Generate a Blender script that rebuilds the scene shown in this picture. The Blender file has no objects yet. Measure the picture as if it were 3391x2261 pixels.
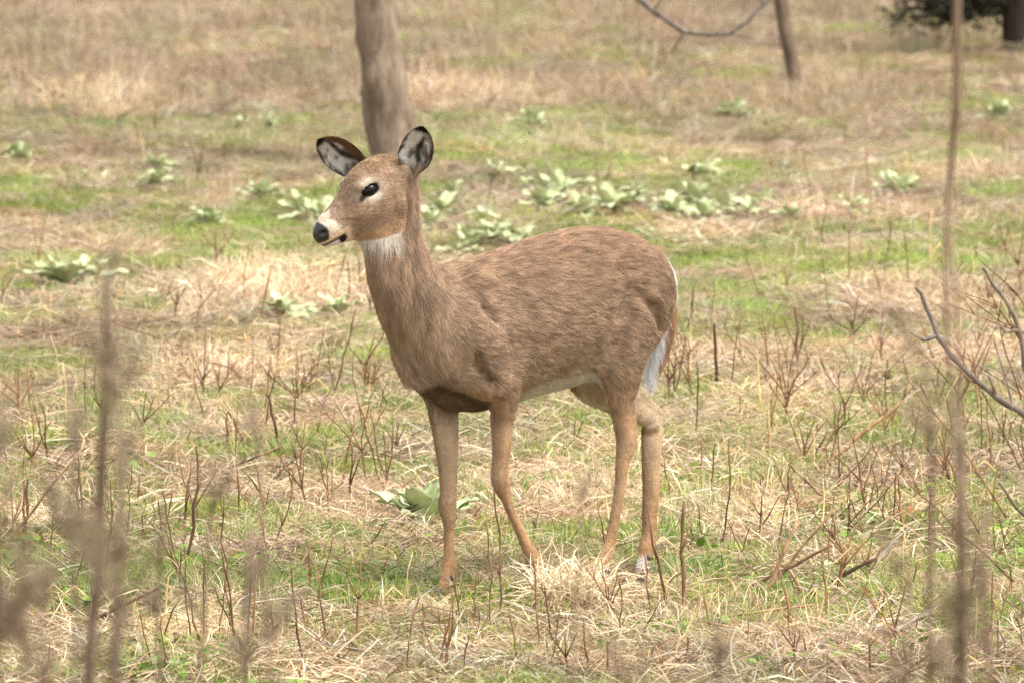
import bpy, bmesh, math, random
import numpy as np
from mathutils import Vector, Matrix, Quaternion

# ------------------------------------------------------------------ camera, sky, sun, exposure
scene = bpy.context.scene
R = math.radians
cam_data = bpy.data.cameras.new('camera')
cam = bpy.data.objects.new('camera', cam_data)
scene.collection.objects.link(cam)
scene.camera = cam
CAM = Vector((-0.0796, -28.0, 3.19))
cam.location = CAM
cam.rotation_euler = (R(90 - 5.229), 0, 0)
cam_data.lens = 401.15
cam_data.sensor_width = 36.0
cam_data.clip_start = 0.5
cam_data.clip_end = 3000
cam_data.dof.use_dof = True
cam_data.dof.focus_distance = 28.05
cam_data.dof.aperture_fstop = 11

SUN_EL, SUN_AZ = 62.0, 115.0        # azimuth from +Y (away from the camera) towards +X
world = bpy.data.worlds.new('World')
scene.world = world
world.use_nodes = True
wn = world.node_tree
wn.nodes.clear()
sky = wn.nodes.new('ShaderNodeTexSky')
sky.sky_type = 'NISHITA'
sky.sun_disc = False
sky.sun_elevation = R(SUN_EL)
sky.sun_rotation = R(SUN_AZ)
sky.air_density = 1.0
sky.dust_density = 4.0
hs = wn.nodes.new('ShaderNodeHueSaturation')      # thin overcast: the blue is washed out
hs.inputs['Saturation'].default_value = 0.22
bg = wn.nodes.new('ShaderNodeBackground')
bg.inputs['Strength'].default_value = 0.14
wo = wn.nodes.new('ShaderNodeOutputWorld')
wn.links.new(sky.outputs[0], hs.inputs['Color'])
wn.links.new(hs.outputs[0], bg.inputs['Color'])
wn.links.new(bg.outputs[0], wo.inputs['Surface'])

sun_data = bpy.data.lights.new('sun', 'SUN')
sun_data.energy = 1.35
sun_data.angle = R(22)
sun_data.color = (1.0, 0.95, 0.88)
sun = bpy.data.objects.new('sun', sun_data)
scene.collection.objects.link(sun)
d = Vector((math.sin(R(SUN_AZ)) * math.cos(R(SUN_EL)), math.cos(R(SUN_AZ)) * math.cos(R(SUN_EL)), math.sin(R(SUN_EL))))
sun.rotation_euler = d.to_track_quat('Z', 'Y').to_euler()
sun.location = (6, 6, 12)

scene.view_settings.view_transform = 'Standard'
scene.view_settings.look = 'None'
scene.view_settings.gamma = 1.0
scene.view_settings.use_curve_mapping = False
scene.view_settings.exposure = 1.42
scene.cycles.use_denoising = True
scene.cycles.denoising_prefilter = 'NONE'     # keeps the fine grain of fur and straw
scene.cycles.use_adaptive_sampling = True
scene.cycles.adaptive_threshold = 0.015
scene.cycles.max_bounces = 4
scene.cycles.diffuse_bounces = 3
scene.cycles_curves.shape = 'RIBBONS'
scene.cycles_curves.subdivisions = 2

# ------------------------------------------------------------------ helpers
COL = scene.collection
rng = np.random.default_rng(7)
rnd = random.Random(11)

def tag(o, label=None, cat=None, group=None, kind=None):
    if label: o['label'] = label
    if cat: o['category'] = cat
    if group: o['group'] = group
    if kind: o['kind'] = kind
    return o

def link(o, parent=None):
    COL.objects.link(o)
    if parent is not None:
        o.parent = parent
    return o

def mesh_obj(name, verts, faces, mat=None, parent=None, smooth=True):
    me = bpy.data.meshes.new(name)
    me.from_pydata([tuple(v) for v in verts], [], [tuple(f) for f in faces])
    if smooth:
        me.polygons.foreach_set('use_smooth', [True] * len(me.polygons))
    if mat: me.materials.append(mat)
    me.update()
    return link(bpy.data.objects.new(name, me), parent)

def empty(name, loc=(0, 0, 0), rz=0):
    o = bpy.data.objects.new(name, None)
    o.location = loc
    o.rotation_euler = (0, 0, rz)
    o.empty_display_size = 0.05
    return link(o)

class NT:
    """tiny node-tree helper"""
    def __init__(self, name, rough=0.8, spec=0.2):
        self.m = bpy.data.materials.new(name)
        self.m.use_nodes = True
        self.t = self.m.node_tree
        self.b = self.t.nodes['Principled BSDF']
        self.out = self.t.nodes['Material Output']
        self.b.inputs['Roughness'].default_value = rough
        self.b.inputs['Specular IOR Level'].default_value = spec
    def n(self, typ, **kw):
        nd = self.t.nodes.new(typ)
        for k, v in kw.items():
            if k in nd.inputs: nd.inputs[k].default_value = v
            else: setattr(nd, k, v)
        return nd
    def l(self, a, b): self.t.links.new(a, b)
    def ramp(self, fac, stops, interp='LINEAR'):
        r = self.n('ShaderNodeValToRGB')
        r.color_ramp.interpolation = interp
        e = r.color_ramp.elements
        while len(e) < len(stops): e.new(0.5)
        for el, (p, c) in zip(e, stops):
            el.position = p
            el.color = (*c, 1) if len(c) == 3 else c
        self.l(fac, r.inputs[0])
        return r.outputs[0]
    def noise(self, scale, detail=4, rough=0.55, vec=None, out='Fac'):
        nd = self.n('ShaderNodeTexNoise')
        nd.inputs['Scale'].default_value = scale
        nd.inputs['Detail'].default_value = detail
        nd.inputs['Roughness'].default_value = rough
        if vec is not None: self.l(vec, nd.inputs['Vector'])
        return nd.outputs[out]
    def mix(self, fac, a, b, mode='MIX'):
        nd = self.n('ShaderNodeMix', data_type='RGBA', blend_type=mode)
        for s, v in ((0, fac), (6, a), (7, b)):
            if hasattr(v, 'is_output'): self.l(v, nd.inputs[s])
            elif isinstance(v, (int, float)): nd.inputs[s].default_value = v
            else: nd.inputs[s].default_value = (*v, 1) if len(v) == 3 else v
        return nd.outputs[2]
    def bump(self, h, strength=0.4, dist=0.01):
        nd = self.n('ShaderNodeBump')
        nd.inputs['Strength'].default_value = strength
        nd.inputs['Distance'].default_value = dist
        self.l(h, nd.inputs['Height'])
        self.l(nd.outputs[0], self.b.inputs['Normal'])
    def base(self, c):
        if hasattr(c, 'is_output'): self.l(c, self.b.inputs['Base Color'])
        else: self.b.inputs['Base Color'].default_value = (*c, 1)

def srgb(r, g, b):
    f = lambda x: ((x / 255 + 0.055) / 1.055) ** 2.4 if x > 10 else x / 255 / 12.92
    return (f(r), f(g), f(b))

class Noise3:
    """value noise on a lattice, for numpy arrays of points"""
    def __init__(self, seed):
        self.t = np.random.default_rng(seed).random(32768).astype(np.float32)
    def __call__(self, p):
        p = np.asarray(p, np.float32)
        i = np.floor(p).astype(np.int64)
        f = p - i
        f = f * f * (3 - 2 * f)
        def h(a, b, c):
            return self.t[(a * 73856093 ^ b * 19349663 ^ c * 83492791) & 32767]
        x, y, z = i[..., 0], i[..., 1], i[..., 2]
        fx, fy, fz = f[..., 0], f[..., 1], f[..., 2]
        def l(a, b, t): return a + (b - a) * t
        return l(l(l(h(x, y, z), h(x + 1, y, z), fx), l(h(x, y + 1, z), h(x + 1, y + 1, z), fx), fy),
                 l(l(h(x, y, z + 1), h(x + 1, y, z + 1), fx), l(h(x, y + 1, z + 1), h(x + 1, y + 1, z + 1), fx), fy), fz)

nz_a, nz_b, nz_c = Noise3(1), Noise3(2), Noise3(3)
MULLEINS = [
    (-0.31, 1.71, 0.27), (-1.54, 8.85, 0.21), (-1.46, 9.1, 0.17), (-0.81, 11.67, 0.18), (-0.33, 11.58, 0.17), (-0.22, 10.21, 0.16),
    (-0.14, 10.48, 0.13), (0.09, 12.5, 0.19), (0.03, 11.96, 0.17), (0.26, 11.77, 0.17), (0.32, 11.92, 0.12), (0.57, 12.15, 0.18),
    (0.66, 11.67, 0.2), (0.74, 11.48, 0.12), (-0.12, 13.31, 0.14), (0.62, 13.45, 0.14), (0, 15.93, 0.15), (-1.37, 13.66, 0.14),
    (-1.36, 12.84, 0.14), (-0.97, 12.58, 0.12), (-1.13, 11.39, 0.14), (-1.01, 15.83, 0.12), (-1.12, 15.83, 0.1), (-1.92, 14.08, 0.13),
    (-0.8, 7.59, 0.15), (-0.63, 7.59, 0.16), (0.71, 0.29, 0.08), (0.79, 16.44, 0.15), (1.3, 12.44, 0.17), (1.83, 16.44, 0.15),
    (-0.99, 12.64, 0.09), (-1.89, 14.02, 0.11),
]
MULLEINS += [(-.36, 10.9, .15), (-.18, 11.1, .13), (.16, 11.5, .16), (.36, 12.3, .14), (.48, 11.6, .15), (.58, 11.3, .16), (.80, 11.9, .14), (.88, 11.4, .12), (-.05, 10.3, .14), (-.27, 10.0, .13), (.02, 12.9, .13), (1.12, 11.8, .14), (-.74, 11.5, .13), (-.30, 12.4, .12)]
GREEN = [
    (-0.98, 10.04, 0.47, 0.98), (-0.5, 6.62, 0.15, 1.04), (0.69, 9.1, 0.24, 1.38), (1.11, 9.78, 0.43, 1.24), (0.59, 13.56, 0.32, 0.74),
    (0.04, 13.87, 0.4, 0.75), (0.1, 10.48, 0.44, 0.73), (0.76, 4.45, 0.4, 0.78), (1.26, 4.45, 0.19, 0.78), (-1.45, 6.2, 0.2, 0.4),
    (-0.79, 5.1, 0.23, 0.61), (-1.37, 4.84, 0.14, 0.4), (-0.58, 3.59, 0.16, 0.49), (-0.14, 5.24, 0.13, 0.82), (-1.09, 0.34, 0.25, 0.6),
    (-0.46, -0.04, 0.28, 0.58), (0.75, -0.04, 0.38, 0.88), (-0.13, 0.73, 0.13, 0.61), (0.43, -0.23, 0.21, 0.47), (-1.37, 20.31, 0.28, 0.4),
    (0.16, 21.76, 0.29, 0.75), (-1.2, 11.3, 0.38, 0.66), (-0.66, 12.35, 0.23, 0.6), (1.57, 14.19, 0.32, 0.65), (0.47, 16.44, 0.6, 0.72),
    (0.76, 7.06, 0.34, 0.68), (0.07, 3.23, 0.16, 0.48), (-1.16, 15.06, 0.25, 0.34), (1.32, 19.22, 0.16, 0.27), (-0.21, -0.23, 0.16, 0.47),
    (1.06, -0.33, 0.13, 0.76), (-0.76, 1.56, 0.23, 0.37), (-1.29, 8.13, 0.17, 0.29), (-1.83, 12.94, 0.19, 0.51),
]
PALE = [
    (-0.83, 8.69, 0.37, 0.91), (-0.98, 5.78, 0.32, 0.49), (0.61, 10.84, 0.18, 0.26), (-1.58, 16.92, 0.34, 0.61), (-1.44, 10.48, 0.18, 0.45),
    (0.08, -0.19, 0.12, 0.38), (0.1, 2.2, 0.14, 0.68), (1.2, 8.29, 0.21, 0.81), (0.78, 5.24, 0.17, 0.34), (0.58, 1.77, 0.23, 0.66),
    (-0.47, 9.1, 0.11, 1.02), (-1.26, 1.88, 0.23, 0.55), (-0.86, -0.69, 0.21, 0.46), (0.46, -0.96, 0.31, 0.45), (-0.3, 17.41, 0.35, 0.63),
    (-0.04, 12.15, 0.18, 0.39), (1.02, 11.77, 0.46, 0.38), (1.63, 13.56, 0.19, 0.42),
]
PINK = [
    (0.91, 2.88, 0.23, 0.47), (-0.52, 2.2, 0.17, 0.39), (-0.26, 1.09, 0.13, 0.26), (0.59, 2.2, 0.16, 0.33), (-0.37, -0.69, 0.16, 0.23),
    (0.51, -1.22, 0.21, 0.35), (1.14, 8.45, 0.17, 0.74), (-0.79, 3.95, 0.25, 0.31), (0.03, 1.98, 0.14, 0.33),
]
def smooth01(a, b, x):
    t = np.clip((x - a) / (b - a), 0, 1)
    return t * t * (3 - 2 * t)

def ground_z(x, y):
    """gently rolling field; the bank the photographer stands on rises towards the camera"""
    x = np.asarray(x, float); y = np.asarray(y, float)
    p = np.stack([x * .55, y * .55, 0 * x + 3.3], -1); q = np.stack([x * 2.1, y * 2.1, 0 * x + 9.1], -1)
    roll = (nz_a(p) - .5) * .10 + (nz_b(q) - .5) * .030
    calm = smooth01(.6, 1.6, np.hypot(x, y))
    near_bank = 1.45 * np.clip((-4 - y) / 24, 0, 1) ** 1.2
    roll = roll - .02
    return roll * calm * .6 + near_bank

def in_patches(x, y, patches, soft=.45):
    w = np.zeros_like(x)
    for (cx, cy, rx, ry) in patches:
        d = np.sqrt(((x - cx) / rx) ** 2 + ((y - cy) / ry) ** 2)
        w = np.maximum(w, 1 - smooth01(1 - soft, 1 + soft, d))
    return w

def greenness(x, y):
    n = nz_c(np.stack([x * 1.7, y * .8, 0 * x + 2], -1)) * .6 + nz_a(np.stack([x * 4.5, y * 2.4, 0 * x + 5], -1)) * .4
    f = nz_b(np.stack([x * 11, y * 6, 0 * x + 7], -1))
    g = np.maximum(in_patches(x, y, GREEN, .8) * (.42 + .55 * n), smooth01(.44, .68, n) * .55) * (.55 + .9 * f)
    g = g * (1 - .75 * in_patches(x, y, PALE)) * (1 - .8 * in_patches(x, y, PINK))
    return np.clip(g, 0, 1)

# ------------------------------------------------------------------ ground sheet
earth = NT('field_soil', 0.95, 0.1)
tc = earth.n('ShaderNodeTexCoord')
n1 = earth.noise(1.3, 5, .6, tc.outputs['Object']); n2 = earth.noise(24, 6, .65, tc.outputs['Object']); n3 = earth.noise(90, 3, .6, tc.outputs['Object'])
straw_c = earth.ramp(n2, [(.25, srgb(100, 82, 60)), (.5, srgb(152, 130, 96)), (.75, srgb(190, 170, 132))])
green_c = earth.ramp(n2, [(.3, srgb(76, 82, 40)), (.7, srgb(128, 136, 70))])
ga = earth.n('ShaderNodeAttribute', attribute_name='green')
col = earth.mix(earth.ramp(ga.outputs['Fac'], [(.15, (0, 0, 0)), (.75, (1, 1, 1))]), straw_c, green_c)
col = earth.mix(.5, col, earth.ramp(n3, [(.3, (.45, .40, .34)), (.7, (1, 1, 1))]), 'MULTIPLY')
earth.base(col)
earth.bump(n3, .8, .02)
def axis(a, b, fine0, fine1, step, grow=1.35):
    v = list(np.arange(fine0, fine1 + 1e-6, step))
    s = step
    while v[0] > a: s *= grow; v.insert(0, v[0] - s)
    s = step
    while v[-1] < b: s *= grow; v.append(v[-1] + s)
    return np.array(v)
gx = axis(-900, 900, -6, 6, .12); gy = axis(-300, 1800, -8, 30, .12)
GX, GY = np.meshgrid(gx, gy, indexing='ij')
GZ = ground_z(GX, GY)
nx_, ny_ = GX.shape
V = np.stack([GX, GY, GZ], -1).reshape(-1, 3)
ii = np.arange(nx_ * ny_).reshape(nx_, ny_)
Q = np.stack([ii[:-1, :-1], ii[1:, :-1], ii[1:, 1:], ii[:-1, 1:]], -1).reshape(-1, 4)
ground = mesh_obj('ground', V, Q, earth.m)
a_ = ground.data.attributes.new('green', 'FLOAT', 'POINT')
a_.data.foreach_set('value', greenness(GX, GY).ravel().astype(np.float32))
tag(ground, kind='structure')

# ------------------------------------------------------------------ grass: patches of blades, set out over the field
def blades(n, rad, ln, elev, droop, wid, palette, seed, lift=(0, .01), crook=.25):
    r = np.random.default_rng(seed)
    a = r.uniform(0, 2 * np.pi, n); d = rad * np.sqrt(r.random(n))
    base = np.stack([d * np.cos(a), d * np.sin(a), r.uniform(*lift, n)], 1)
    L = r.uniform(*ln, n); az = r.uniform(0, 2 * np.pi, n)
    e0 = np.radians(r.uniform(*elev, n)); de = np.radians(r.uniform(*droop, n)); w = r.uniform(*wid, n) / 2
    kink = r.normal(0, crook, n)
    st = [0, .36, .7, 1.0]; wp = [.8, 1, .68, 0]
    pos = base.copy(); pts = [pos]
    for i in range(3):
        e = e0 - de * (i / 2.0); z_ = az + kink * i
        dv = np.stack([np.cos(e) * np.cos(z_), np.cos(e) * np.sin(z_), np.sin(e)], 1)
        pos = pos + dv * (L * (st[i + 1] - st[i]))[:, None]
        pos = np.stack([pos[:, 0], pos[:, 1], np.maximum(pos[:, 2], .003)], 1)
        pts.append(pos)
    roll = r.uniform(-.9, .9, n)
    side = np.stack([-np.sin(az) * np.cos(roll), np.cos(az) * np.cos(roll), np.sin(roll)], 1)
    V = np.zeros((n, 7, 3))
    for i in range(3):
        V[:, 2 * i] = pts[i] - side * (w * wp[i])[:, None]; V[:, 2 * i + 1] = pts[i] + side * (w * wp[i])[:, None]
    V[:, 6] = pts[3]
    k = np.arange(n)[:, None] * 7
    F = [tuple(q) for q in np.concatenate([k + [0, 1, 3, 2], k + [2, 3, 5, 4]])] + [tuple(q) for q in (k + [4, 5, 6])]
    pc = np.array([srgb(*c) for c in palette]); pw = r.integers(0, len(palette), n)
    c = pc[pw] * r.uniform(.75, 1.2, (n, 1))
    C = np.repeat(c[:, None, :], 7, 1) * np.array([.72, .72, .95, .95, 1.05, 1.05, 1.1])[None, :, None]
    return V.reshape(-1, 3), F, C.reshape(-1, 3)

def blade_material(name, transl):
    m = NT(name, .62, .18)
    a = m.n('ShaderNodeAttribute', attribute_name='col')
    t = m.n('ShaderNodeAttribute', attribute_name='tint'); t.attribute_type = 'INSTANCER'
    c = m.mix(1.0, a.outputs['Color'], t.outputs['Color'], 'MULTIPLY')
    m.base(c)
    tr = m.n('ShaderNodeBsdfTranslucent'); m.l(c, tr.inputs['Color'])
    mx = m.n('ShaderNodeMixShader'); mx.inputs[0].default_value = transl
    m.l(m.b.outputs[0], mx.inputs[1]); m.l(tr.outputs[0], mx.inputs[2]); m.l(mx.outputs[0], m.out.inputs['Surface'])
    return m.m
dry_m, live_m = blade_material('dry_blade', .22), blade_material('live_blade', .35)

def patch_collection(name, makers, mat):
    c = bpy.data.collections.new(name)
    for i, (V, F, Cc) in enumerate(makers):
        me = bpy.data.meshes.new('%s_patch' % name)
        me.from_pydata([tuple(v) for v in V], [], F)
        at = me.color_attributes.new('col', 'FLOAT_COLOR', 'POINT')
        at.data.foreach_set('color', np.concatenate([Cc, np.ones((len(Cc), 1))], 1).astype(np.float32).ravel())
        me.materials.append(mat)
        c.objects.link(bpy.data.objects.new('%s_patch' % name, me))
    return c

def scatter(name, coll, P, rot, scl, idx, tint, label):
    """one object of uncountable stuff: points that carry the patches"""
    me = bpy.data.meshes.new(name)
    me.vertices.add(len(P)); me.vertices.foreach_set('co', P.astype(np.float32).ravel())
    def put(nm, typ, arr, key):
        at = me.attributes.new(nm, typ, 'POINT'); at.data.foreach_set(key, np.ascontiguousarray(arr).ravel())
    put('rot', 'FLOAT_VECTOR', rot.astype(np.float32), 'vector')
    put('scl', 'FLOAT_VECTOR', scl.astype(np.float32), 'vector')
    put('idx', 'INT', idx.astype(np.int32), 'value')
    put('tint', 'FLOAT_COLOR', np.concatenate([tint, np.ones((len(P), 1))], 1).astype(np.float32), 'color')
    o = link(bpy.data.objects.new(name, me))
    ng = bpy.data.node_groups.new(name + '_nodes', 'GeometryNodeTree')
    ng.interface.new_socket('Geometry', in_out='INPUT', socket_type='NodeSocketGeometry')
    ng.interface.new_socket('Geometry', in_out='OUTPUT', socket_type='NodeSocketGeometry')
    gi = ng.nodes.new('NodeGroupInput'); go = ng.nodes.new('NodeGroupOutput')
    mp = ng.nodes.new('GeometryNodeMeshToPoints')
    ip = ng.nodes.new('GeometryNodeInstanceOnPoints')
    ci = ng.nodes.new('GeometryNodeCollectionInfo')
    ci.inputs['Collection'].default_value = coll
    ci.inputs['Separate Children'].default_value = True; ci.inputs['Reset Children'].default_value = True
    def attr(nm, typ):
        n = ng.nodes.new('GeometryNodeInputNamedAttribute'); n.data_type = typ; n.inputs['Name'].default_value = nm
        return [s for s in n.outputs if s.enabled and s.name == 'Attribute'][0]
    L = ng.links.new
    L(gi.outputs[0], mp.inputs['Mesh']); L(mp.outputs[0], ip.inputs['Points']); L(ci.outputs[0], ip.inputs['Instance'])
    ip.inputs['Pick Instance'].default_value = True
    L(attr('idx', 'INT'), ip.inputs['Instance Index'])
    er = ng.nodes.new('FunctionNodeEulerToRotation'); L(attr('rot', 'FLOAT_VECTOR'), er.inputs[0]); L(er.outputs[0], ip.inputs['Rotation'])
    L(attr('scl', 'FLOAT_VECTOR'), ip.inputs['Scale'])
    L(ip.outputs[0], go.inputs[0])
    md = o.modifiers.new('patches', 'NODES'); md.node_group = ng
    return tag(o, label, None, None, 'stuff')

def field_points(density, y0=-3.4, y1=27.0, seed=0, margin=.9):
    """random points over the stretch of field that can be seen, a margin either side"""
    r = np.random.default_rng(seed)
    W = 6.0
    n = int(density * (y1 - y0) * 2 * W)
    x = r.uniform(-W, W, n); y = r.uniform(y0, y1, n)
    edge = 1.26 + .0445 * (y + 2) + margin
    ok = np.abs(x + .08) < edge + np.where(r.random(n) < .6, 1.0 + .09 * np.clip(y, 0, 30), 0)      # thinner further out
    return x[ok], y[ok], r

def place(x, y, r, nvar, smin_=.8, smax=1.25, tilt=.08):
    P = np.stack([x, y, ground_z(x, y) - .002], 1)
    n = len(x)
    rot = np.stack([r.normal(0, tilt, n), r.normal(0, tilt, n), r.uniform(0, 6.28, n)], 1)
    s = r.uniform(smin_, smax, n); scl = np.stack([s, s, s * r.uniform(.8, 1.2, n)], 1)
    return P, rot, scl, r.integers(0, nvar, n)

STRAW = [(226, 208, 172), (212, 190, 150), (198, 171, 133), (194, 164, 134), (158, 131, 103), (184, 169, 144), (232, 218, 188), (136, 111, 88)]
PINKY = [(208, 176, 142), (196, 163, 130), (216, 190, 156), (178, 145, 114), (222, 200, 168)]
GREENS = [(122, 146, 60), (138, 160, 72), (108, 132, 54), (150, 170, 86), (168, 178, 100), (130, 150, 66), (178, 174, 112)]
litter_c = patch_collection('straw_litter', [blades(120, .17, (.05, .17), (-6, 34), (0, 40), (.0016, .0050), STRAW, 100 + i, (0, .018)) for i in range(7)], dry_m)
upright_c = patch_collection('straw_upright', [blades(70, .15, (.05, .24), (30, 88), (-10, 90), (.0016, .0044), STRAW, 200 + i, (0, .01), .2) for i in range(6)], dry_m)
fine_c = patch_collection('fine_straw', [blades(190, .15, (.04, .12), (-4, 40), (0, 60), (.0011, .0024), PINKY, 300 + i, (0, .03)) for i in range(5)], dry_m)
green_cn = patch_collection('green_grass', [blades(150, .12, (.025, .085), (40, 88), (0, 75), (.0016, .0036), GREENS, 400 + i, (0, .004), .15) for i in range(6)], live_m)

def leaflets(n, rad, seed):
    """small round-leaved ground plants"""
    r = np.random.default_rng(seed)
    V, F, C = [], [], []
    pal = [srgb(*c) for c in [(104, 140, 52), (126, 160, 66), (92, 122, 50), (146, 170, 84), (128, 110, 60)]]
    for i in range(n):
        a, d = r.uniform(0, 6.28), rad * math.sqrt(r.random())
        c = np.array([d * math.cos(a), d * math.sin(a), r.uniform(.006, .035)])
        s = r.uniform(.005, .013); yaw = r.uniform(0, 6.28); tx, ty = r.normal(0, .45, 2)
        col = np.array(pal[r.integers(0, 5)]) * r.uniform(.8, 1.2)
        k = len(V)
        V.append(c - np.array([0, 0, s * .15])); C.append(col * .85)
        for j in range(6):
            t = yaw + j * math.pi / 3
            p = np.array([math.cos(t) * s * (1.25 if j % 3 == 0 else 1), math.sin(t) * s, 0])
            p[2] = p[0] * tx + p[1] * ty
            V.append(c + p); C.append(col)
        F += [(k, k + 1 + j, k + 1 + (j + 1) % 6) for j in range(6)]
    return np.array(V), F, np.array(C)
leaf_c = patch_collection('leafy_ground_cover', [leaflets(60, .14, 500 + i) for i in range(5)], live_m)

def off_plants(x, y, k):
    """false where a mullein spreads its leaves"""
    ok = np.ones(len(x), bool)
    for (mx_, my_, mw) in MULLEINS:
        ok &= ~((np.abs(x - mx_) < mw * .5) & (y < my_ + mw * .4) & (y > my_ - mw * .40 - .32 * k))
    for (hx, hy) in ((.245, .30), (.13, .03), (-.26, -.17), (-.02, -.10)):          # trodden round the hooves
        ok &= ~((np.abs(x - hx) < .07) & (y < hy + .06) & (y > hy - .46) & (rng.random(len(x)) < .92))
    return ok

def tints(n, r, lo=.78, hi=1.18, warm=.06):
    t = r.uniform(lo, hi, (n, 1)) * np.ones((n, 3)); t[:, 0] *= 1 + r.normal(0, warm, n); t[:, 2] *= 1 + r.normal(0, warm * 1.5, n)
    return np.clip(t, .3, 1.6)

# lying straw
x, y, r = field_points(58, seed=1)
g = greenness(x, y); pl = in_patches(x, y, PALE); pk = in_patches(x, y, PINK)
far = smooth01(9, 17, y)
keep = (r.random(len(x)) < np.clip(.88 - .50 * g + .4 * pl, .22, 1) * (1 - .45 * pk)) & off_plants(x, y, .5)
x, y, g, pl, pk, far = [q[keep] for q in (x, y, g, pl, pk, far)]
P, rot, scl, idx = place(x, y, r, 7)
scl[:, 2] *= 1 - .45 * smooth01(2, 6, y) * (1 - pl)
T = tints(len(x), r) * (.87 + .24 * pl - .14 * far * (1 - pl))[:, None]
blot = nz_b(np.stack([x * 2.3, y * 1.1, 0 * x], -1))
T *= (.66 + .6 * blot)[:, None]
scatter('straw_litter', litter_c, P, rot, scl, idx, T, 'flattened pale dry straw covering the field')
# upright dry grass: sparse near, thick towards the far side of the field
x, y, r = field_points(46, seed=2)
g = greenness(x, y); pl = in_patches(x, y, PALE)
cl = nz_a(np.stack([x * 1.6, y * .9, 0 * x + 8], -1))
far = smooth01(13.5, 18, y)
pr = np.clip((.20 + .16 * smooth01(.4, .6, cl) + .50 * pl + .62 * far * smooth01(.30, .58, cl)) * (1 - .70 * g), .03, 1)
keep = (r.random(len(x)) < pr) & off_plants(x, y, 1.0)
x, y, far, cl, pl = [q[keep] for q in (x, y, far, cl, pl)]
P, rot, scl, idx = place(x, y, r, 6, .6, 1.15)
scl *= (.50 + .26 * far + .20 * pl)[:, None]
T = tints(len(x), r) * (.95 + .18 * pl - .22 * far * (1 - .7 * pl))[:, None] * (.55 + .45 * nz_c(np.stack([x * 3.1, y * 1.3, 0 * x], -1)) + .45 * nz_a(np.stack([x * 1.1, y * .35, 0 * x + 31], -1)))[:, None]
T[:, 1] *= 1 - .035 * far; T[:, 2] *= 1 - .02 * far
scatter('upright_dry_grass', upright_c, P, rot, scl, idx, T, 'upright tan dry grass, thickest at the far side of the field')
# fine reddish straw
x, y, r = field_points(40, seed=3)
pk = in_patches(x, y, PINK); n = nz_c(np.stack([x * 2.9, y * 1.4, 0 * x + 11], -1))
keep = r.random(len(x)) < np.clip(pk + .65 * smooth01(.5, .7, n) * (y < 7), 0, .9)
x, y = x[keep], y[keep]
P, rot, scl, idx = place(x, y, r, 5)
scatter('fine_reddish_straw', fine_c, P, rot, scl, idx, tints(len(x), r), 'fine reddish dry grass matted in patches')
# young green grass
x, y, r = field_points(95, seed=4, margin=.7)
g = greenness(x, y)
keep = (r.random(len(x)) < np.clip(g * 1.95, .14, .98) * (1 - .6 * smooth01(14, 19, y))) & off_plants(x, y, .35)
x, y = x[keep], y[keep]
P, rot, scl, idx = place(x, y, r, 6, .6, 1.15)
scl[:, 2] *= 1 - .40 * smooth01(2, 7, y)
T = tints(len(x), r, .8, 1.15, .10) * (.80 + .4 * nz_b(np.stack([x * 2, y, 0 * x + 4], -1)))[:, None]
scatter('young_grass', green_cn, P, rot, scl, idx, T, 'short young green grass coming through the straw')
# leafy ground cover near the deer
x, y, r = field_points(60, -3.4, 4.0, seed=5)
n = nz_a(np.stack([x * 2.6, y * 1.6, 0 * x + 21], -1))
keep = (r.random(len(x)) < smooth01(.35, .7, n) * .75 * (1 - smooth01(1.0, 3.8, y)) * (1 - .7 * in_patches(x, y, PINK))) & off_plants(x, y, .3)
x, y = x[keep], y[keep]
P, rot, scl, idx = place(x, y, r, 5)
scatter('leafy_ground_cover', leaf_c, P, rot, scl, idx, tints(len(x), r), 'small round-leaved green plants low in the straw')
# ------------------------------------------------------------------ the deer
# deer space: u forward, v to its left, z up; one continuous skin from an implicit field
DEER_YAW = R(42)
TH_F = np.array([-math.cos(DEER_YAW), -math.sin(DEER_YAW), 0])
TH_L = np.array([math.sin(DEER_YAW), -math.cos(DEER_YAW), 0])
HEAD_O = np.array([0.465, 0.0, 1.064])               # occiput
HY, HP = R(-15), R(27.5)                              # head turned to its right, nose down
H_T = np.array([math.cos(HY) * math.cos(HP), math.sin(HY) * math.cos(HP), -math.sin(HP)])
H_L = np.array([-math.sin(HY), math.cos(HY), 0.0])
H_N = np.cross(H_T, H_L)

def head_pt(t, n, l): return HEAD_O + H_T * t + H_N * n + H_L * l
def to_head(P):
    q = P - HEAD_O
    return q @ H_T, q @ H_N, q @ H_L

VOX = 0.004
G0 = np.array([-0.56, -0.22, -0.02]); G1 = np.array([0.80, 0.22, 1.20])
GN_ = np.ceil((G1 - G0) / VOX).astype(int)
FIELD = np.full(GN_, 0.12, np.float32)
AX = [G0[i] + VOX * np.arange(GN_[i]) for i in range(3)]

def region(lo, hi, pad=0.07):
    sl = []
    for i in range(3):
        a = int(np.clip((lo[i] - pad - G0[i]) / VOX, 0, GN_[i])); b = int(np.clip((hi[i] + pad - G0[i]) / VOX, 0, GN_[i]))
        sl.append(slice(a, b))
    g = np.meshgrid(*[AX[i][sl[i]].astype(np.float32) for i in range(3)], indexing='ij')
    return tuple(sl), np.stack(g, -1)

def smin(a, b, k):
    h = np.clip(0.5 + 0.5 * (b - a) / k, 0, 1)
    return b + (a - b) * h - k * h * (1 - h)

def add(sl, f, k=0.03):
    FIELD[sl] = smin(FIELD[sl], f.astype(np.float32), k)
def carve(sl, f, k=0.006):
    FIELD[sl] = -smin(-FIELD[sl], f.astype(np.float32), k)

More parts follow.
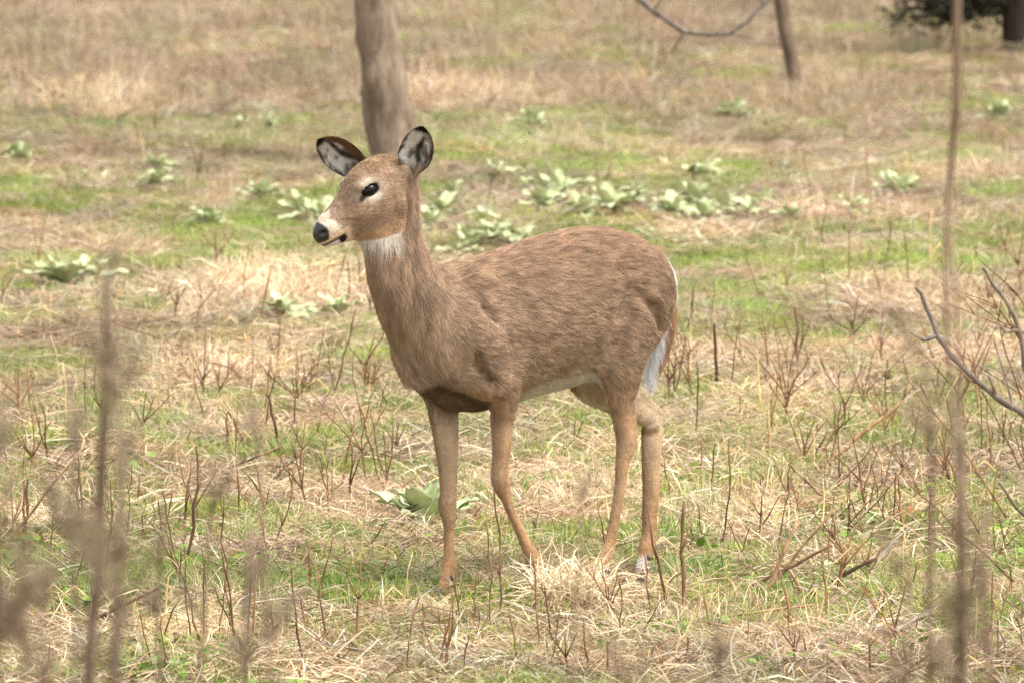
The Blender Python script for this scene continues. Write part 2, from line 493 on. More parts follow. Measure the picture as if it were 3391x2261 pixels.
def spl(x, xs, ys):
    """monotone-ish cubic (Catmull-Rom) lookup"""
    xs = np.asarray(xs, float); ys = np.asarray(ys, float)
    m = np.gradient(ys, xs)
    i = np.clip(np.searchsorted(xs, x) - 1, 0, len(xs) - 2)
    h = xs[i + 1] - xs[i]
    t = np.clip((x - xs[i]) / h, 0, 1)
    return ((2 * t**3 - 3 * t**2 + 1) * ys[i] + (t**3 - 2 * t**2 + t) * h * m[i]
            + (-2 * t**3 + 3 * t**2) * ys[i + 1] + (t**3 - t**2) * h * m[i + 1]).astype(np.float32)

def loft(s, p, q, ss, pc, pr, qc, qr, k_low=0.0, k_top=0.0, ex=2.0):
    """cross-sections along s: centre and half-size in p (across) and q (height)"""
    P_c, P_r, Q_c, Q_r = spl(s, ss, pc), spl(s, ss, pr), spl(s, ss, qc), spl(s, ss, qr)
    b = (q - Q_c) / Q_r
    P_r = P_r * (1 - k_low * np.clip(-b, 0, 1) ** 1.5 - k_top * np.clip(b, 0, 1) ** 1.5)
    a = (p - P_c) / P_r
    e = (np.abs(a) ** ex + np.abs(b) ** ex) ** (1 / ex)
    f = (e - 1) * np.minimum(P_r, Q_r)
    over = np.maximum(np.maximum(ss[0] - s, s - ss[-1]), 0)
    return np.where((f > 0) | (over > 0), np.sqrt(np.maximum(f, 0) ** 2 + over ** 2), f)

# torso
T = np.array([  # u, top, bottom, half width
    (-.392, .745, .690, .018), (-.376, .790, .655, .055), (-.345, .828, .600, .088), (-.29, .868, .560, .108), (-.21, .894, .552, .119),
    (-.13, .900, .524, .126), (0, .887, .501, .130), (.14, .860, .482, .126), (.245, .843, .472, .108), (.33, .832, .488, .090),
    (.39, .800, .525, .072), (.43, .740, .575, .045), (.45, .69, .62, .015)])
sl, g = region((-.40, -.14, .46), (.45, .14, .92))
add(sl, loft(g[..., 0], g[..., 1], g[..., 2], T[:, 0], 0 * T[:, 0], T[:, 3], (T[:, 1] + T[:, 2]) / 2, (T[:, 1] - T[:, 2]) / 2, k_low=0.28 + .20 * np.clip((g[..., 0] - .12) / .15, 0, 1), k_top=0.06, ex=2.15))

# neck, sections along z: u centre, v centre, half fore-aft, half width
N_ = np.array([(.56, .345, 0, .095, .070), (.62, .352, 0, .112, .082), (.69, .380, 0, .122, .084), (.77, .430, 0, .112, .074), (.83, .470, 0, .094, .058),
               (.89, .490, 0, .083, .051), (.957, .499, 0, .070, .046), (1.02, .503, -.002, .056, .043), (1.06, .495, -.003, .045, .040)])
sl, g = region((.2, -.1, .54), (.62, .1, 1.07))
add(sl, loft(g[..., 2], g[..., 1], g[..., 0], N_[:, 0], N_[:, 2], N_[:, 4], N_[:, 1], N_[:, 3]), 0.045)

# head, sections along its own axis: t, top, bottom, half width
H_ = np.array([(-.022, .022, -.050, .018), (0, .050, -.074, .038), (.03, .071, -.088, .051), (.06, .079, -.094, .0585), (.09, .079, -.095, .0600),
               (.12, .073, -.092, .0565), (.15, .056, -.085, .0465), (.18, .038, -.077, .0375), (.21, .0270, -.070, .0330), (.235, .0195, -.064, .0305),
               (.256, .010, -.056, .0260), (.270, .000, -.046, .0195), (.279, -.010, -.034, .010)])
hp = np.array([head_pt(t, n, l) for t in (-.03, .29) for n in (-.11, .09) for l in (-.065, .065)])
sl, g = region(hp.min(0), hp.max(0), 0.03)
ht, hn, hl = to_head(g)
def ell(c, r): return (np.sqrt(((ht - c[0]) / r[0]) ** 2 + ((hn - c[1]) / r[1]) ** 2 + ((hl - c[2]) / r[2]) ** 2) - 1) * min(r)
hf = loft(ht, hl, hn, H_[:, 0], 0 * H_[:, 0], H_[:, 3], (H_[:, 1] + H_[:, 2]) / 2, (H_[:, 1] - H_[:, 2]) / 2, k_low=0.45, k_top=0.22, ex=2.25)
for sg in (-1, 1):
    hf = smin(hf, ell((.108, .044, sg * .045), (.036, .013, .012)), 0.015)       # brow ridge
    hf = smin(hf, ell((.095, -.020, sg * .045), (.060, .022, .012)), 0.02)        # cheek bone
    hf = smin(hf, ell((.070, -.056, sg * .031), (.046, .032, .016)), 0.02)        # jaw muscle
    hf = smin(hf, ell((.243, -.012, sg * .018), (.018, .014, .011)), 0.01)        # nose wing
    hf = -smin(-hf, ell((.116, .0245, sg * .060), (.022, .0138, .012)), 0.005)     # eye socket
    hf = -smin(-hf, ell((.266, -.014, sg * .025), (.012, .006, .010)), 0.004)     # nostril
    hf = -smin(-hf, ell((.240, -.0455 , sg * .032), (.034, .0030, .014)), 0.004)   # mouth line
    hf = smin(hf, ell((.010, .016, sg * .042), (.018, .022, .014)), 0.012)        # ear root
add(sl, hf, 0.03)

# limbs: chains of spheres (u, v, z, r), squeezed sideways
def chain(pts, squeeze, k_hi, k_lo=0.010, sub=5):
    pts = np.array(pts, float)
    pts[:, 3] -= np.where(pts[:, 2] < .5, .0022, 0)          # room for the coat
    ts = np.linspace(0, len(pts) - 1, (len(pts) - 1) * sub + 1)
    Q = np.stack([spl(ts, np.arange(len(pts)), pts[:, i]) for i in range(4)], 1).astype(float)
    lo = (Q[:, :3] - Q[:, 3:]).min(0); hi = (Q[:, :3] + Q[:, 3:]).max(0)
    sl, g = region(lo, hi, 0.045)
    f = np.full(g.shape[:3], 1.0, np.float32)
    for i in range(len(Q) - 1):
        a, b = Q[i], Q[i + 1]
        rr = max(a[3], b[3]) + 0.05
        z0, z1 = min(a[2], b[2]) - rr, max(a[2], b[2]) + rr
        zi = np.nonzero((g[0, 0, :, 2] > z0) & (g[0, 0, :, 2] < z1))[0]
        if len(zi) == 0: continue
        zs = slice(zi[0], zi[-1] + 1)
        gg = g[:, :, zs]
        sc = np.array([1, 1 / squeeze, 1])
        pa = (gg - a[:3]) * sc; ba = (b[:3] - a[:3]) * sc
        t = np.clip((pa @ ba) / max(ba @ ba, 1e-9), 0, 1)
        dd = np.sqrt(((pa - t[..., None] * ba) ** 2).sum(-1)) - (a[3] + (b[3] - a[3]) * t)
        f[:, :, zs] = np.minimum(f[:, :, zs], dd * squeeze)
    zz = g[..., 2]
    k = k_lo + (k_hi - k_lo) * np.clip((zz - 0.42) / 0.1, 0, 1)
    add(sl, f, k)

RF = [(.33, -.062, .64, .075), (.30, -.064, .56, .056), (.284, -.058, .505, .046), (.285, -.055, .470, .0405), (.276, -.055, .404, .0345), (.270, -.055, .329, .0270), (.268, -.055, .272, .0232),
      (.271, -.055, .240, .0255), (.267, -.055, .208, .0200), (.266, -.055, .178, .0155), (.266, -.055, .125, .0155), (.264, -.055, .088, .0212), (.272, -.055, .062, .0195), (.282, -.055, .038, .0175), (.290, -.055, .025, .015)]
LF = [(.30, .075, .66, .080), (.25, .078, .59, .062), (.206, .072, .530, .044), (.194, .066, .480, .0355), (.194, .06, .443, .0315), (.197, .06, .369, .0255), (.201, .06, .326, .0250), (.198, .06, .296, .0250),
      (.179, .06, .256, .0165), (.163, .06, .219, .0132), (.138, .06, .178, .0140), (.116, .06, .141, .0160), (.096, .06, .108, .0210), (.082, .06, .075, .0190), (.078, .06, .047, .0170), (.083, .06, .028, .015)]
LH = [(-.255, .050, .745, .100), (-.226, .064, .66, .080), (-.193, .073, .58, .065), (-.190, .072, .515, .047), (-.192, .068, .456, .0320), (-.206, .065, .405, .0280), (-.213, .065, .370, .0280), (-.203, .065, .324, .0215),
      (-.195, .065, .268, .0165), (-.184, .065, .214, .0160), (-.171, .065, .159, .0160), (-.160, .065, .121, .0175), (-.148, .065, .090, .0205), (-.134, .065, .060, .0190), (-.124, .065, .038, .0175), (-.116, .065, .025, .015)]
RH = [(-.255, -.050, .745, .100), (-.232, -.062, .66, .080), (-.205, -.064, .575, .064), (-.205, -.062, .515, .050), (-.275, -.060, .468, .040), (-.355, -.060, .430, .0310), (-.410, -.060, .402, .0255), (-.414, -.060, .372, .0290), (-.413, -.060, .319, .0280),
      (-.414, -.060, .243, .0255), (-.410, -.060, .168, .0230), (-.408, -.060, .118, .0225), (-.401, -.060, .085, .0240), (-.392, -.060, .060, .0190), (-.382, -.060, .038, .0175), (-.374, -.060, .025, .015)]
chain(RF, 0.82, 0.035); chain(LF, 0.82, 0.035); chain(LH, 0.74, 0.04); chain(RH, 0.74, 0.04)
chain([(.27, .064, .775, .045), (.33, .076, .69, .058), (.355, .072, .61, .055), (.27, .078, .565, .05)], 0.7, 0.03)     # shoulder blade and upper arm
chain([(.27, -.064, .775, .045), (.33, -.076, .69, .058), (.355, -.072, .61, .055), (.27, -.078, .565, .05)], 0.7, 0.03)
chain([(-.32, -.062, .480, .019), (-.39, -.062, .446, .018), (-.440, -.062, .417, .0135), (-.437, -.062, .380, .0135), (-.428, -.062, .33, .015)], 0.8, 0.012)     # points of the hocks
chain([(-.215, .068, .50, .014), (-.228, .067, .44, .013), (-.240, .066, .392, .011), (-.222, .066, .34, .011)], 0.8, 0.012)
# tail core: broad and flat, hanging, tip drawn in
TAIL = [(-.366, -.004, .812, .022), (-.402, -.010, .765, .024), (-.420, -.020, .70, .026), (-.422, -.030, .63, .026), (-.412, -.040, .565, .021), (-.402, -.048, .515, .011)]
chain(TAIL, 0.95, 0.018)

def groove(pts, r, k):
    for a, b in zip(pts[:-1], pts[1:]):
        a = np.array(a); b = np.array(b)
        sl, g = region(np.minimum(a, b) - r, np.maximum(a, b) + r, 0.03)
        t = np.clip(((g - a) @ (b - a)) / ((b - a) @ (b - a)), 0, 1)
        carve(sl, np.sqrt(((g - a - t[..., None] * (b - a)) ** 2).sum(-1)) - r, k)
groove([(.345, .085, .83), (.325, .106, .78), (.300, .116, .73), (.272, .122, .70)], 0.010, 0.02)      # fold between neck and shoulder
groove([(.205, .118, .575), (.165, .132, .64), (.155, .138, .70), (.185, .132, .76)], 0.013, 0.03)      # behind the shoulder
groove([(-.105, .106, .575), (-.135, .124, .625), (-.150, .130, .69), (-.175, .128, .75)], 0.014, 0.034)    # in front of the thigh
groove([(-.205, .128, .735), (-.255, .118, .70), (-.285, .108, .65)], 0.007, 0.03)
groove([(.345, .108, .655), (.330, .118, .60), (.275, .112, .555)], 0.006, 0.025)

def surface_nets(D, org, h):
    ins = D < 0
    nx, ny, nz = D.shape
    c = np.zeros((nx - 1, ny - 1, nz - 1), np.int8)
    corners = [(i, j, k) for i in (0, 1) for j in (0, 1) for k in (0, 1)]
    for (i, j, k) in corners:
        c += ins[i:nx - 1 + i, j:ny - 1 + j, k:nz - 1 + k]
    act = (c > 0) & (c < 8)
    idx = np.argwhere(act)
    vid = np.full(act.shape, -1, np.int32); vid[act] = np.arange(len(idx))
    acc = np.zeros((len(idx), 3)); cnt = np.zeros(len(idx))
    for a in corners:
        for ax in range(3):
            if a[ax] == 0:
                b = list(a); b[ax] = 1
                va = D[idx[:, 0] + a[0], idx[:, 1] + a[1], idx[:, 2] + a[2]].astype(float)
                vb = D[idx[:, 0] + b[0], idx[:, 1] + b[1], idx[:, 2] + b[2]].astype(float)
                x = (va < 0) != (vb < 0)
                t = np.where(x, va / np.where(x, va - vb, 1), 0)
                p = np.array(a, float) + np.zeros((len(idx), 3)); p[:, ax] += t
                acc[x] += p[x]; cnt[x] += 1
    V = (idx + acc / cnt[:, None]) * h + org
    Q = []
    for ax in range(3):
        o = [0, 1, 2]; o.remove(ax)
        lo = [slice(None)] * 3; hi = [slice(None)] * 3
        lo[ax] = slice(0, -1); hi[ax] = slice(1, None)
        e = np.argwhere(ins[tuple(lo)] != ins[tuple(hi)])
        e = e[(e[:, o[0]] > 0) & (e[:, o[1]] > 0) & (e[:, o[0]] < D.shape[o[0]] - 1) & (e[:, o[1]] < D.shape[o[1]] - 1)]
        def cell(d0, d1):
            q = e.copy(); q[:, o[0]] += d0; q[:, o[1]] += d1
            return vid[q[:, 0], q[:, 1], q[:, 2]]
        quad = np.stack([cell(-1, -1), cell(0, -1), cell(0, 0), cell(-1, 0)], 1)
        inside_first = ins[e[:, 0], e[:, 1], e[:, 2]]
        flip = inside_first if ax == 1 else ~inside_first
        quad[flip] = quad[flip][:, ::-1]
        Q.append(quad)
    return V, np.concatenate(Q)

SV, SQ = surface_nets(FIELD, G0, VOX)
# relax twice (taubin-like) to lose the voxel terraces
def relax(V, Q, it=6):
    e = np.concatenate([Q[:, [0, 1]], Q[:, [1, 2]], Q[:, [2, 3]], Q[:, [3, 0]]])
    n = len(V)
    deg = np.bincount(e.ravel(), minlength=n)[:, None]
    for i in range(it):
        for lam in (0.5, -0.52):
            s = np.stack([np.bincount(e[:, 0], V[e[:, 1], k], n) + np.bincount(e[:, 1], V[e[:, 0], k], n) for k in range(3)], 1)
            V = V + lam * (s / deg - V)
    return V
SV = relax(SV, SQ)
me = bpy.data.meshes.new('body')
me.vertices.add(len(SV)); me.vertices.foreach_set('co', SV.ravel().astype(np.float32))
me.loops.add(len(SQ) * 4); me.loops.foreach_set('vertex_index', SQ.ravel().astype(np.int32))
me.polygons.add(len(SQ)); me.polygons.foreach_set('loop_start', np.arange(0, len(SQ) * 4, 4, dtype=np.int32))
me.update(calc_edges=True); me.validate()
me.polygons.foreach_set('use_smooth', np.ones(len(me.polygons), bool))
SN = np.zeros(len(SV) * 3, np.float32); me.vertices.foreach_get('normal', SN); SN = SN.reshape(-1, 3)

# ---- coat: colour, length and lie of the hair as functions of place on the body
def sstep(a, b, x): 
    t = np.clip((x - a) / (b - a), 0, 1); return t * t * (3 - 2 * t)
def mixc(c, col, w): return c * (1 - w[:, None]) + np.array(srgb(*col)) * w[:, None]

def coat(P, Nn):
    u, v, z = P.T
    ht, hn, hl = to_head(P)
    jaw = spl(np.clip(ht, -.02, .28), H_[:, 0], H_[:, 2])
    rear = .022 + .050 * np.clip(-hn / .095, 0, 1.2) ** 1.2 - .048 * sstep(-.01, .05, hn)
    head = sstep(-.012, -.002, hn - jaw) * sstep(-.006, .006, ht - rear)
    head = np.where((u > .40) & (z > .84), head, 0)
    n1 = nz_a(P * 9); n2 = nz_b(P * 28)
    c = np.zeros((len(P), 3)) + np.array(srgb(148, 121, 97))
    c = mixc(c, (138, 107, 82), sstep(.72, .88, z) * (1 - head) * sstep(.42, .30, u) * .8)        # rufous back
    c = mixc(c, (164, 134, 104), sstep(.60, .48, z) * .55)
    c = mixc(c, (160, 134, 104), sstep(.34, .42, u) * sstep(.9, .6, z) * .35)                    # neck and chest, greyer tan
    c = mixc(c, (174, 138, 100), sstep(.52, .40, z) * .9)                                      # legs
    c = mixc(c, (178, 138, 96), sstep(.30, .10, z) * .7)
    c = mixc(c, (128, 102, 80), sstep(.1, .7, Nn[:, 0]) * sstep(.50, .44, z) * sstep(.06, .2, z) * .45)
    c = mixc(c, (138, 106, 78), sstep(.45, .7, nz_b(P * np.array([60, 60, 22]))) * (z < .48) * .5)
    c = mixc(c, (122, 96, 76), sstep(.50, .75, n1) * .15 * (z > .45))
    c = mixc(c, (170, 142, 114), sstep(.58, .75, n2) * .2)
    # white belly, inner legs, rump edge, throat
    down = np.clip(-Nn[:, 2], 0, 1)
    torso = (u > -.30) & (u < .16) & (z > .44) & (z < .62)
    c = mixc(c, (216, 206, 186), sstep(.52, .82, down) * torso * sstep(.17, .08, u))
    inner = sstep(.0, .5, -Nn[:, 1] * np.sign(v)) * (z < .56) * (z > .15) * (np.abs(v) > .01) 
    c = mixc(c, (212, 194, 166), inner * .35 * sstep(.16, .40, z))
    brisk_shade = sstep(.16, .24, u) * sstep(.46, .40, u) * sstep(-.1, .8, down) * (z < .60) * (z > .44) * sstep(.095, .04, np.abs(v))
    c = mixc(c, (88, 70, 55), brisk_shade * .8)  # shade under the chest, painted into the brisket hair
    # tail and rump
    tail = ((u < -.362) & (z > .478) & (v < .03)).astype(float) * sstep(.83, .80, z)
    nx = -.743 * Nn[:, 0] + .669 * Nn[:, 1]
    tailbox = (u < -.362) & (v < .02) & (z < .76) & (z > .478)
    c = mixc(c, (152, 114, 82), (tail * (z > .55)))
    c = mixc(c, (250, 247, 242), np.where(tailbox, sstep(.62, .40, nx) * sstep(.76, .70, z), 0))
    rumpw = sstep(-.335, -.355, u) * (z < .845) * (z > .70) * (np.abs(v) < .06)
    c = mixc(c, (238, 234, 226), rumpw * sstep(.30, .7, -Nn[:, 0]) * sstep(.70, .76, z) * .95)
    # throat patch below the jaw
    thr = sstep(.500, .528, u) * sstep(.880, .908, z + .035 * (nz_a(P * np.array([90, 90, 20])) - .5)) * sstep(1.0, .97, z) * (1 - head)
    c = mixc(c, (216, 207, 190), thr * .85)
    # neck darker stripe at the side/back
    # ---- head
    hc = np.zeros((len(P), 3)) + np.array(srgb(146, 119, 94))
    hc = mixc(hc, (128, 97, 70), sstep(.035, .06, hn) * sstep(.13, .05, ht) * .85)                 # rufous crown
    hc = mixc(hc, (128, 104, 86), sstep(.12, .16, ht) * sstep(.0, .02, hn) * .7)                 # greyer bridge
    hc = mixc(hc, (168, 130, 92), sstep(-.05, -.085, hn) * .6)
    eye = np.sqrt(((ht - .1145) / 1.55) ** 2 + (hn - .0255) ** 2 + (np.abs(hl) - .052) ** 2 * .3)
    ang = np.arctan2(hn - .026, ht - .115)
    ringw = np.clip(.25 + .75 * np.maximum(sstep(.5, 1.3, ang) * sstep(2.6, 1.6, ang), sstep(-.5, -1.3, ang) * sstep(-2.6, -1.6, ang)), 0, 1)
    hc = mixc(hc, (120, 92, 68), sstep(.55, .74, nz_a(P * 60)) * .3)
    hc = mixc(hc, (172, 146, 116), sstep(.56, .74, nz_b(P * 85)) * .3)
    hc = mixc(hc, (104, 78, 56), sstep(.022, .012, np.sqrt((ht - .075) ** 2 + ((hn + .058) / 1.3) ** 2)) * .45)  # cheek shading put into the coat colour
    hc = mixc(hc, (104, 80, 62), sstep(.006, .002, np.abs(hn + .020 - (ht - .18) * .5)) * sstep(.165, .18, ht) * sstep(.212, .198, ht) * .6)  # shaded crease behind the muzzle, drawn as a darker line of colour
    hc = mixc(hc, (226, 212, 188), sstep(.036, .019, eye) * ringw * .8)
    hc = mixc(hc, (30, 22, 19), sstep(.0165, .0140, eye))
    tt = np.clip(((ht - .134) * .013 + (hn - .021) * -.008) / (.013 ** 2 + .008 ** 2), 0, 1)
    tear = np.hypot(ht - .134 - .013 * tt, hn - .021 + .008 * tt)
    hc = mixc(hc, (62, 46, 38), sstep(.0075, .002, tear) * .85)
    band = sstep(.212, .234, ht + .03 * (nz_a(P * 90) - .5)) * sstep(.266, .258, ht) * sstep(-.04, -.015, hn)
    hc = mixc(hc, (222, 202, 178), band * .85)
    lip = sstep(.19, .205, ht) * sstep(-.022, -.032, hn)
    hc = mixc(hc, (216, 186, 152), lip * .8)
    chin = sstep(.218, .230, ht) * sstep(-.044, -.048, hn)
    hc = mixc(hc, (228, 216, 196), chin)
    spot = np.sqrt((ht - .221) ** 2 + (hn + .053) ** 2)
    hc = mixc(hc, (38, 28, 24), sstep(.013, .009, spot))
    under = sstep(.72, .93, -(Nn @ H_N)) 
    hc = mixc(hc, (218, 204, 182), under * .8 * (ht > .02))
    pad = sstep(.247, .252, ht - .25 * np.clip(hn + .008, 0, .05) + .25 * np.clip(-hn - .012, 0, .02) * (-1)) * sstep(-.038, -.034, hn)
    hc = mixc(hc, (34, 33, 36), pad)
    hc = mixc(hc, (16, 14, 14), sstep(.011, .007, np.hypot((ht - .262) * .8, hn + .016)) * (np.abs(hl) > .010) * pad)
    ml = sstep(.0052, .003, np.abs(hn + .0455)) * (ht > .214) * (ht < .28)
    hc = mixc(hc, (40, 30, 26), ml * .8)
    c = c * (1 - head[:, None]) + hc * head[:, None]
    c = mixc(c, (100, 74, 54), sstep(.016, .002, np.abs(ht - rear + .006)) * (hn < .01) * (hn > -.10) * (z > .93) * (u > .4) * .35)  # crease shade where jaw meets neck, painted into the hair colour
    # hock gland, foot markings
    hk = np.sqrt((u + .405) ** 2 + (z - .375) ** 2); hk2 = np.sqrt((u + .21) ** 2 + (z - .35) ** 2)
    hk = np.hypot((u + .400 + (z - .378) * .8) / 2.2, z - .378)
    c = mixc(c, (104, 66, 42), sstep(.016, .005, hk) * (v > -.068) * .75)
    foot = sstep(.075, .05, z) * sstep(.46, .62, nz_c(P * np.array([38, 38, 14])))
    c = mixc(c, (232, 220, 204), foot * .9)
    gain = 1 + .33 * sstep(.06, .16, c[:, 1]) * sstep(.62, .40, c[:, 1])
    c = np.clip(c * gain[:, None] * np.array([.965, 1.03, 1.10]), 0, .92)
    # length and lie
    L = np.full(len(P), .021)
    L = np.where(z < .60, .021, L)
    L += .010 * sstep(.36, .46, u) * sstep(.98, .9, z)
    L = L * (1 - sstep(.54, .42, z)) + .0055 * sstep(.54, .42, z)
    L = np.where(brisk_shade > .3, .014, L)
    L = np.where(head > .5, .0052, L)
    L = np.where((head > .5) & (ht > .21), .004, L)
    L = np.where(pad * head > .3, 0, L)
    L = np.where((head > .5) & (eye < .0145), 0, L)
    L = np.where(thr > .5, .02, L)
    L = np.where((u < -.362) & (v < .02) & (z < .78) & (z > .478), .04, L)
    L = np.where(rumpw > .4, .034, L)
    L = np.where(z < .045, .003, L)
    D = np.zeros((len(P), 3)) + np.array([-1, 0, -.32])
    def blend(D, vec, w): return D * (1 - w[:, None]) + np.array(vec) * w[:, None]
    D = blend(D, (-.35, 0, -1), sstep(.30, .42, u) * sstep(.55, .7, z))
    D = blend(D, (-.05, 0, -1), sstep(.78, .88, z) * sstep(.34, .40, u))
    D = blend(D, (-.55, 0, -.9), sstep(-.22, -.36, u) * sstep(.85, .7, z))
    D = blend(D, (-.10, 0, -1), sstep(.58, .46, z))
    D = blend(D, tuple(-H_T * .9 - H_N * .25), (head > .5).astype(float))
    D = blend(D, (.05, 0, -1), ((u < -.358) & (z > .478) & (z < .80)).astype(float))
    return c, L, D

def skin_material(name, attr, gain=1.0, rough=0.75, gloss=None):
    m = NT(name, rough, 0.15)
    if gloss:
        ga = m.n('ShaderNodeAttribute', attribute_name=gloss)
        mr = m.n('ShaderNodeMapRange'); mr.inputs['To Min'].default_value = rough; mr.inputs['To Max'].default_value = .32
        m.l(ga.outputs['Fac'], mr.inputs['Value']); m.l(mr.outputs[0], m.b.inputs['Roughness'])
        ms = m.n('ShaderNodeMapRange'); ms.inputs['To Min'].default_value = .15; ms.inputs['To Max'].default_value = .7
        m.l(ga.outputs['Fac'], ms.inputs['Value']); m.l(ms.outputs[0], m.b.inputs['Specular IOR Level'])
        m.bump(m.noise(260, 2), .35, .002)
    a = m.n('ShaderNodeAttribute', attribute_name=attr)
    if gain != 1.0:
        c = m.mix(1.0, a.outputs['Color'], (gain, gain, gain), 'MULTIPLY')
        m.base(c)
    else: m.base(a.outputs['Color'])
    return m
cc, LL, DD = coat(SV, SN)
at = me.color_attributes.new('coat', 'FLOAT_COLOR', 'POINT')
at.data.foreach_set('color', np.concatenate([cc, np.ones((len(cc), 1))], 1).astype(np.float32).ravel())
wet = me.attributes.new('wet', 'FLOAT', 'POINT'); wet.data.foreach_set('value', ((LL == 0) & (SV[:, 0] > .6)).astype(np.float32))
skin_m = skin_material('deer_skin', 'coat', 0.85, .75, 'wet')
me.materials.append(skin_m.m)

deer = empty('deer', (0, 0, 0), math.pi + DEER_YAW)
tag(deer, 'brown white-tailed doe standing in the dry grass, head raised and turned', 'deer')
body = link(bpy.data.objects.new('body', me), deer)

# ---- hair
def tangent(Dv, Nn):
    t = Dv - Nn * (Dv * Nn).sum(1, keepdims=True)
    return t / np.maximum(np.linalg.norm(t, axis=1, keepdims=True), 1e-6)

def make_fur(name, Pr, Nr, colr, Lr, Dr, parent, radius, lift=0.22, mat=None, nseg=4, frizz=0.16):
    """hair strands from root points: a Curves object"""
    n = len(Pr)
    t = tangent(Dr, Nr)
    b = np.cross(Nr, t)
    w1 = (nz_a(Pr * 34) - .5)[:, None]; w2 = (nz_b(Pr * 26 + 7) - .5)[:, None]
    t = t + b * (w1 * .55 + rng.normal(0, frizz, (n, 1)))
    t /= np.linalg.norm(t, axis=1, keepdims=True)
    lf = np.clip(lift + np.where(Lr < .012, .20, 0) + w2[:, 0] * .14 + rng.normal(0, .08, n), .04, 1.2)[:, None]
    Lx = (Lr * rng.uniform(.65, 1.15, n))[:, None]
    s = np.linspace(0, 1, nseg)[None, :, None]
    bend = (s * (1 - .35 * s))
    pts = Pr[:, None, :] - Nr[:, None, :] * .0003 + (t[:, None, :] * s + Nr[:, None, :] * lf[:, None, :] * bend * 1.0) * Lx[:, None, :]
    hc = bpy.data.hair_curves.new(name)
    hc.add_curves([nseg] * n)
    hc.attributes['position'].data.foreach_set('vector', pts.astype(np.float32).ravel())
    ra = hc.attributes.get('radius') or hc.attributes.new('radius', 'FLOAT', 'POINT')
    rad = np.broadcast_to(np.linspace(1, .25, nseg)[None, :] * radius, (n, nseg))
    ra.data.foreach_set('value', rad.astype(np.float32).ravel())
    ca = hc.attributes.new('coat', 'FLOAT_COLOR', 'POINT')
    tone = (rng.uniform(.70, 1.25, (n, 1)) * (0.90 + .2 * nz_c(Pr * 42)[:, None]))
    sh = np.linspace(.80, 1.14, nseg)[None, :, None]
    cols = np.clip(colr[:, None, :] * tone[:, None, :] * sh, 0, 1)
    cols = np.concatenate([cols, np.ones((n, nseg, 1))], 2)
    ca.data.foreach_set('color', cols.astype(np.float32).ravel())
    hc.materials.append(mat)
    return link(bpy.data.objects.new(name, hc), parent)

fur_m = skin_material('deer_hair', 'coat', 1.0, 0.6).m
def scatter_on(V, Q, Nv, n, w=None):
    a, b, c_, d_ = V[Q[:, 0]], V[Q[:, 1]], V[Q[:, 2]], V[Q[:, 3]]
    ar = .5 * np.linalg.norm(np.cross((c_ - a)[:, :3], (d_ - b)[:, :3]), axis=1)
    if w is not None: ar = ar * w[Q[:, 0]]
    f = rng.choice(len(Q), n, p=ar / ar.sum())
    s, t = rng.random((2, n, 1))
    bil = lambda X: (X[Q[f, 0]] * (1 - s) + X[Q[f, 1]] * s) * (1 - t) + (X[Q[f, 3]] * (1 - s) + X[Q[f, 2]] * s) * t
    Nn = bil(Nv); Nn /= np.linalg.norm(Nn, axis=1, keepdims=True)
    return bil(V), Nn
wt = np.where(LL < .0035, 1.2, np.where(LL < .012, 2.2, 1.0)) * (LL > 0)
HP_, HN_ = scatter_on(SV, SQ, SN, 300000, wt)
hc_, hL_, hD_ = coat(HP_, HN_)
keep = hL_ > .001
HP_, HN_, hc_, hL_, hD_ = HP_[keep], HN_[keep], hc_[keep], hL_[keep], hD_[keep]
# brindled streaks: fine bands that follow the lie of the hair
st = nz_a(HP_ * np.array([22, 70, 95])) * .10 + nz_b(HP_ * np.array([34, 170, 210])) * .4 + nz_c(HP_ * np.array([70, 300, 380])) * .45
vert = sstep(.33, .42, HP_[:, 0]) * (HP_[:, 2] > .5)
st2 = nz_a(HP_ * np.array([70, 70, 14])) * .35 + nz_b(HP_ * np.array([150, 150, 30])) * .35 + nz_c(HP_ * np.array([300, 300, 70])) * .3
st = st * (1 - vert) + st2 * vert
ht_, hn_h, hl_ = to_head(HP_)
face = (hL_ < .0054) & (HP_[:, 2] > .86)
st = np.where(face, nz_a(HP_ * 45) * .2 + nz_b(HP_ * 130) * .35 + nz_c(HP_ * 260) * .45, st)
amp = np.where(hL_ > .012, 1.15, np.where(face, .85, .55)) * (1 - .8 * sstep(.35, .7, hc_[:, 1]))
hc_ = hc_ * np.clip(1 + amp * (st - .5) * 1.5, .35, 1.7)[:, None]
fur = make_fur('fur', HP_, HN_, hc_, hL_, hD_, deer, .00042, .26, fur_m)

# ---- eyes
eye_m = NT('eye', 0.16, 0.18)
lw = eye_m.n('ShaderNodeLayerWeight'); 
eye_m.base(eye_m.ramp(lw.outputs['Facing'], [(0.0, (.004, .003, .003)), (.75, (.012, .006, .004)), (1, (.03, .015, .009))]))
for sg in (1, -1):
    V, Fc = [], []
    nu_, nv_ = 24, 16
    for i in range(nv_ + 1):
        for j in range(nu_):
            a, b = math.pi * i / nv_, 2 * math.pi * j / nu_
            V.append(head_pt(.1160 + .0212 * math.sin(a) * math.cos(b), .0250 + .0136 * math.cos(a), sg * (.0468 + .0138 * math.sin(a) * math.sin(b))))
    for i in range(nv_):
        for j in range(nu_):
            Fc.append((i * nu_ + j, i * nu_ + (j + 1) % nu_, (i + 1) * nu_ + (j + 1) % nu_, (i + 1) * nu_ + j))
    mesh_obj('eye', V, Fc, eye_m.m, deer)

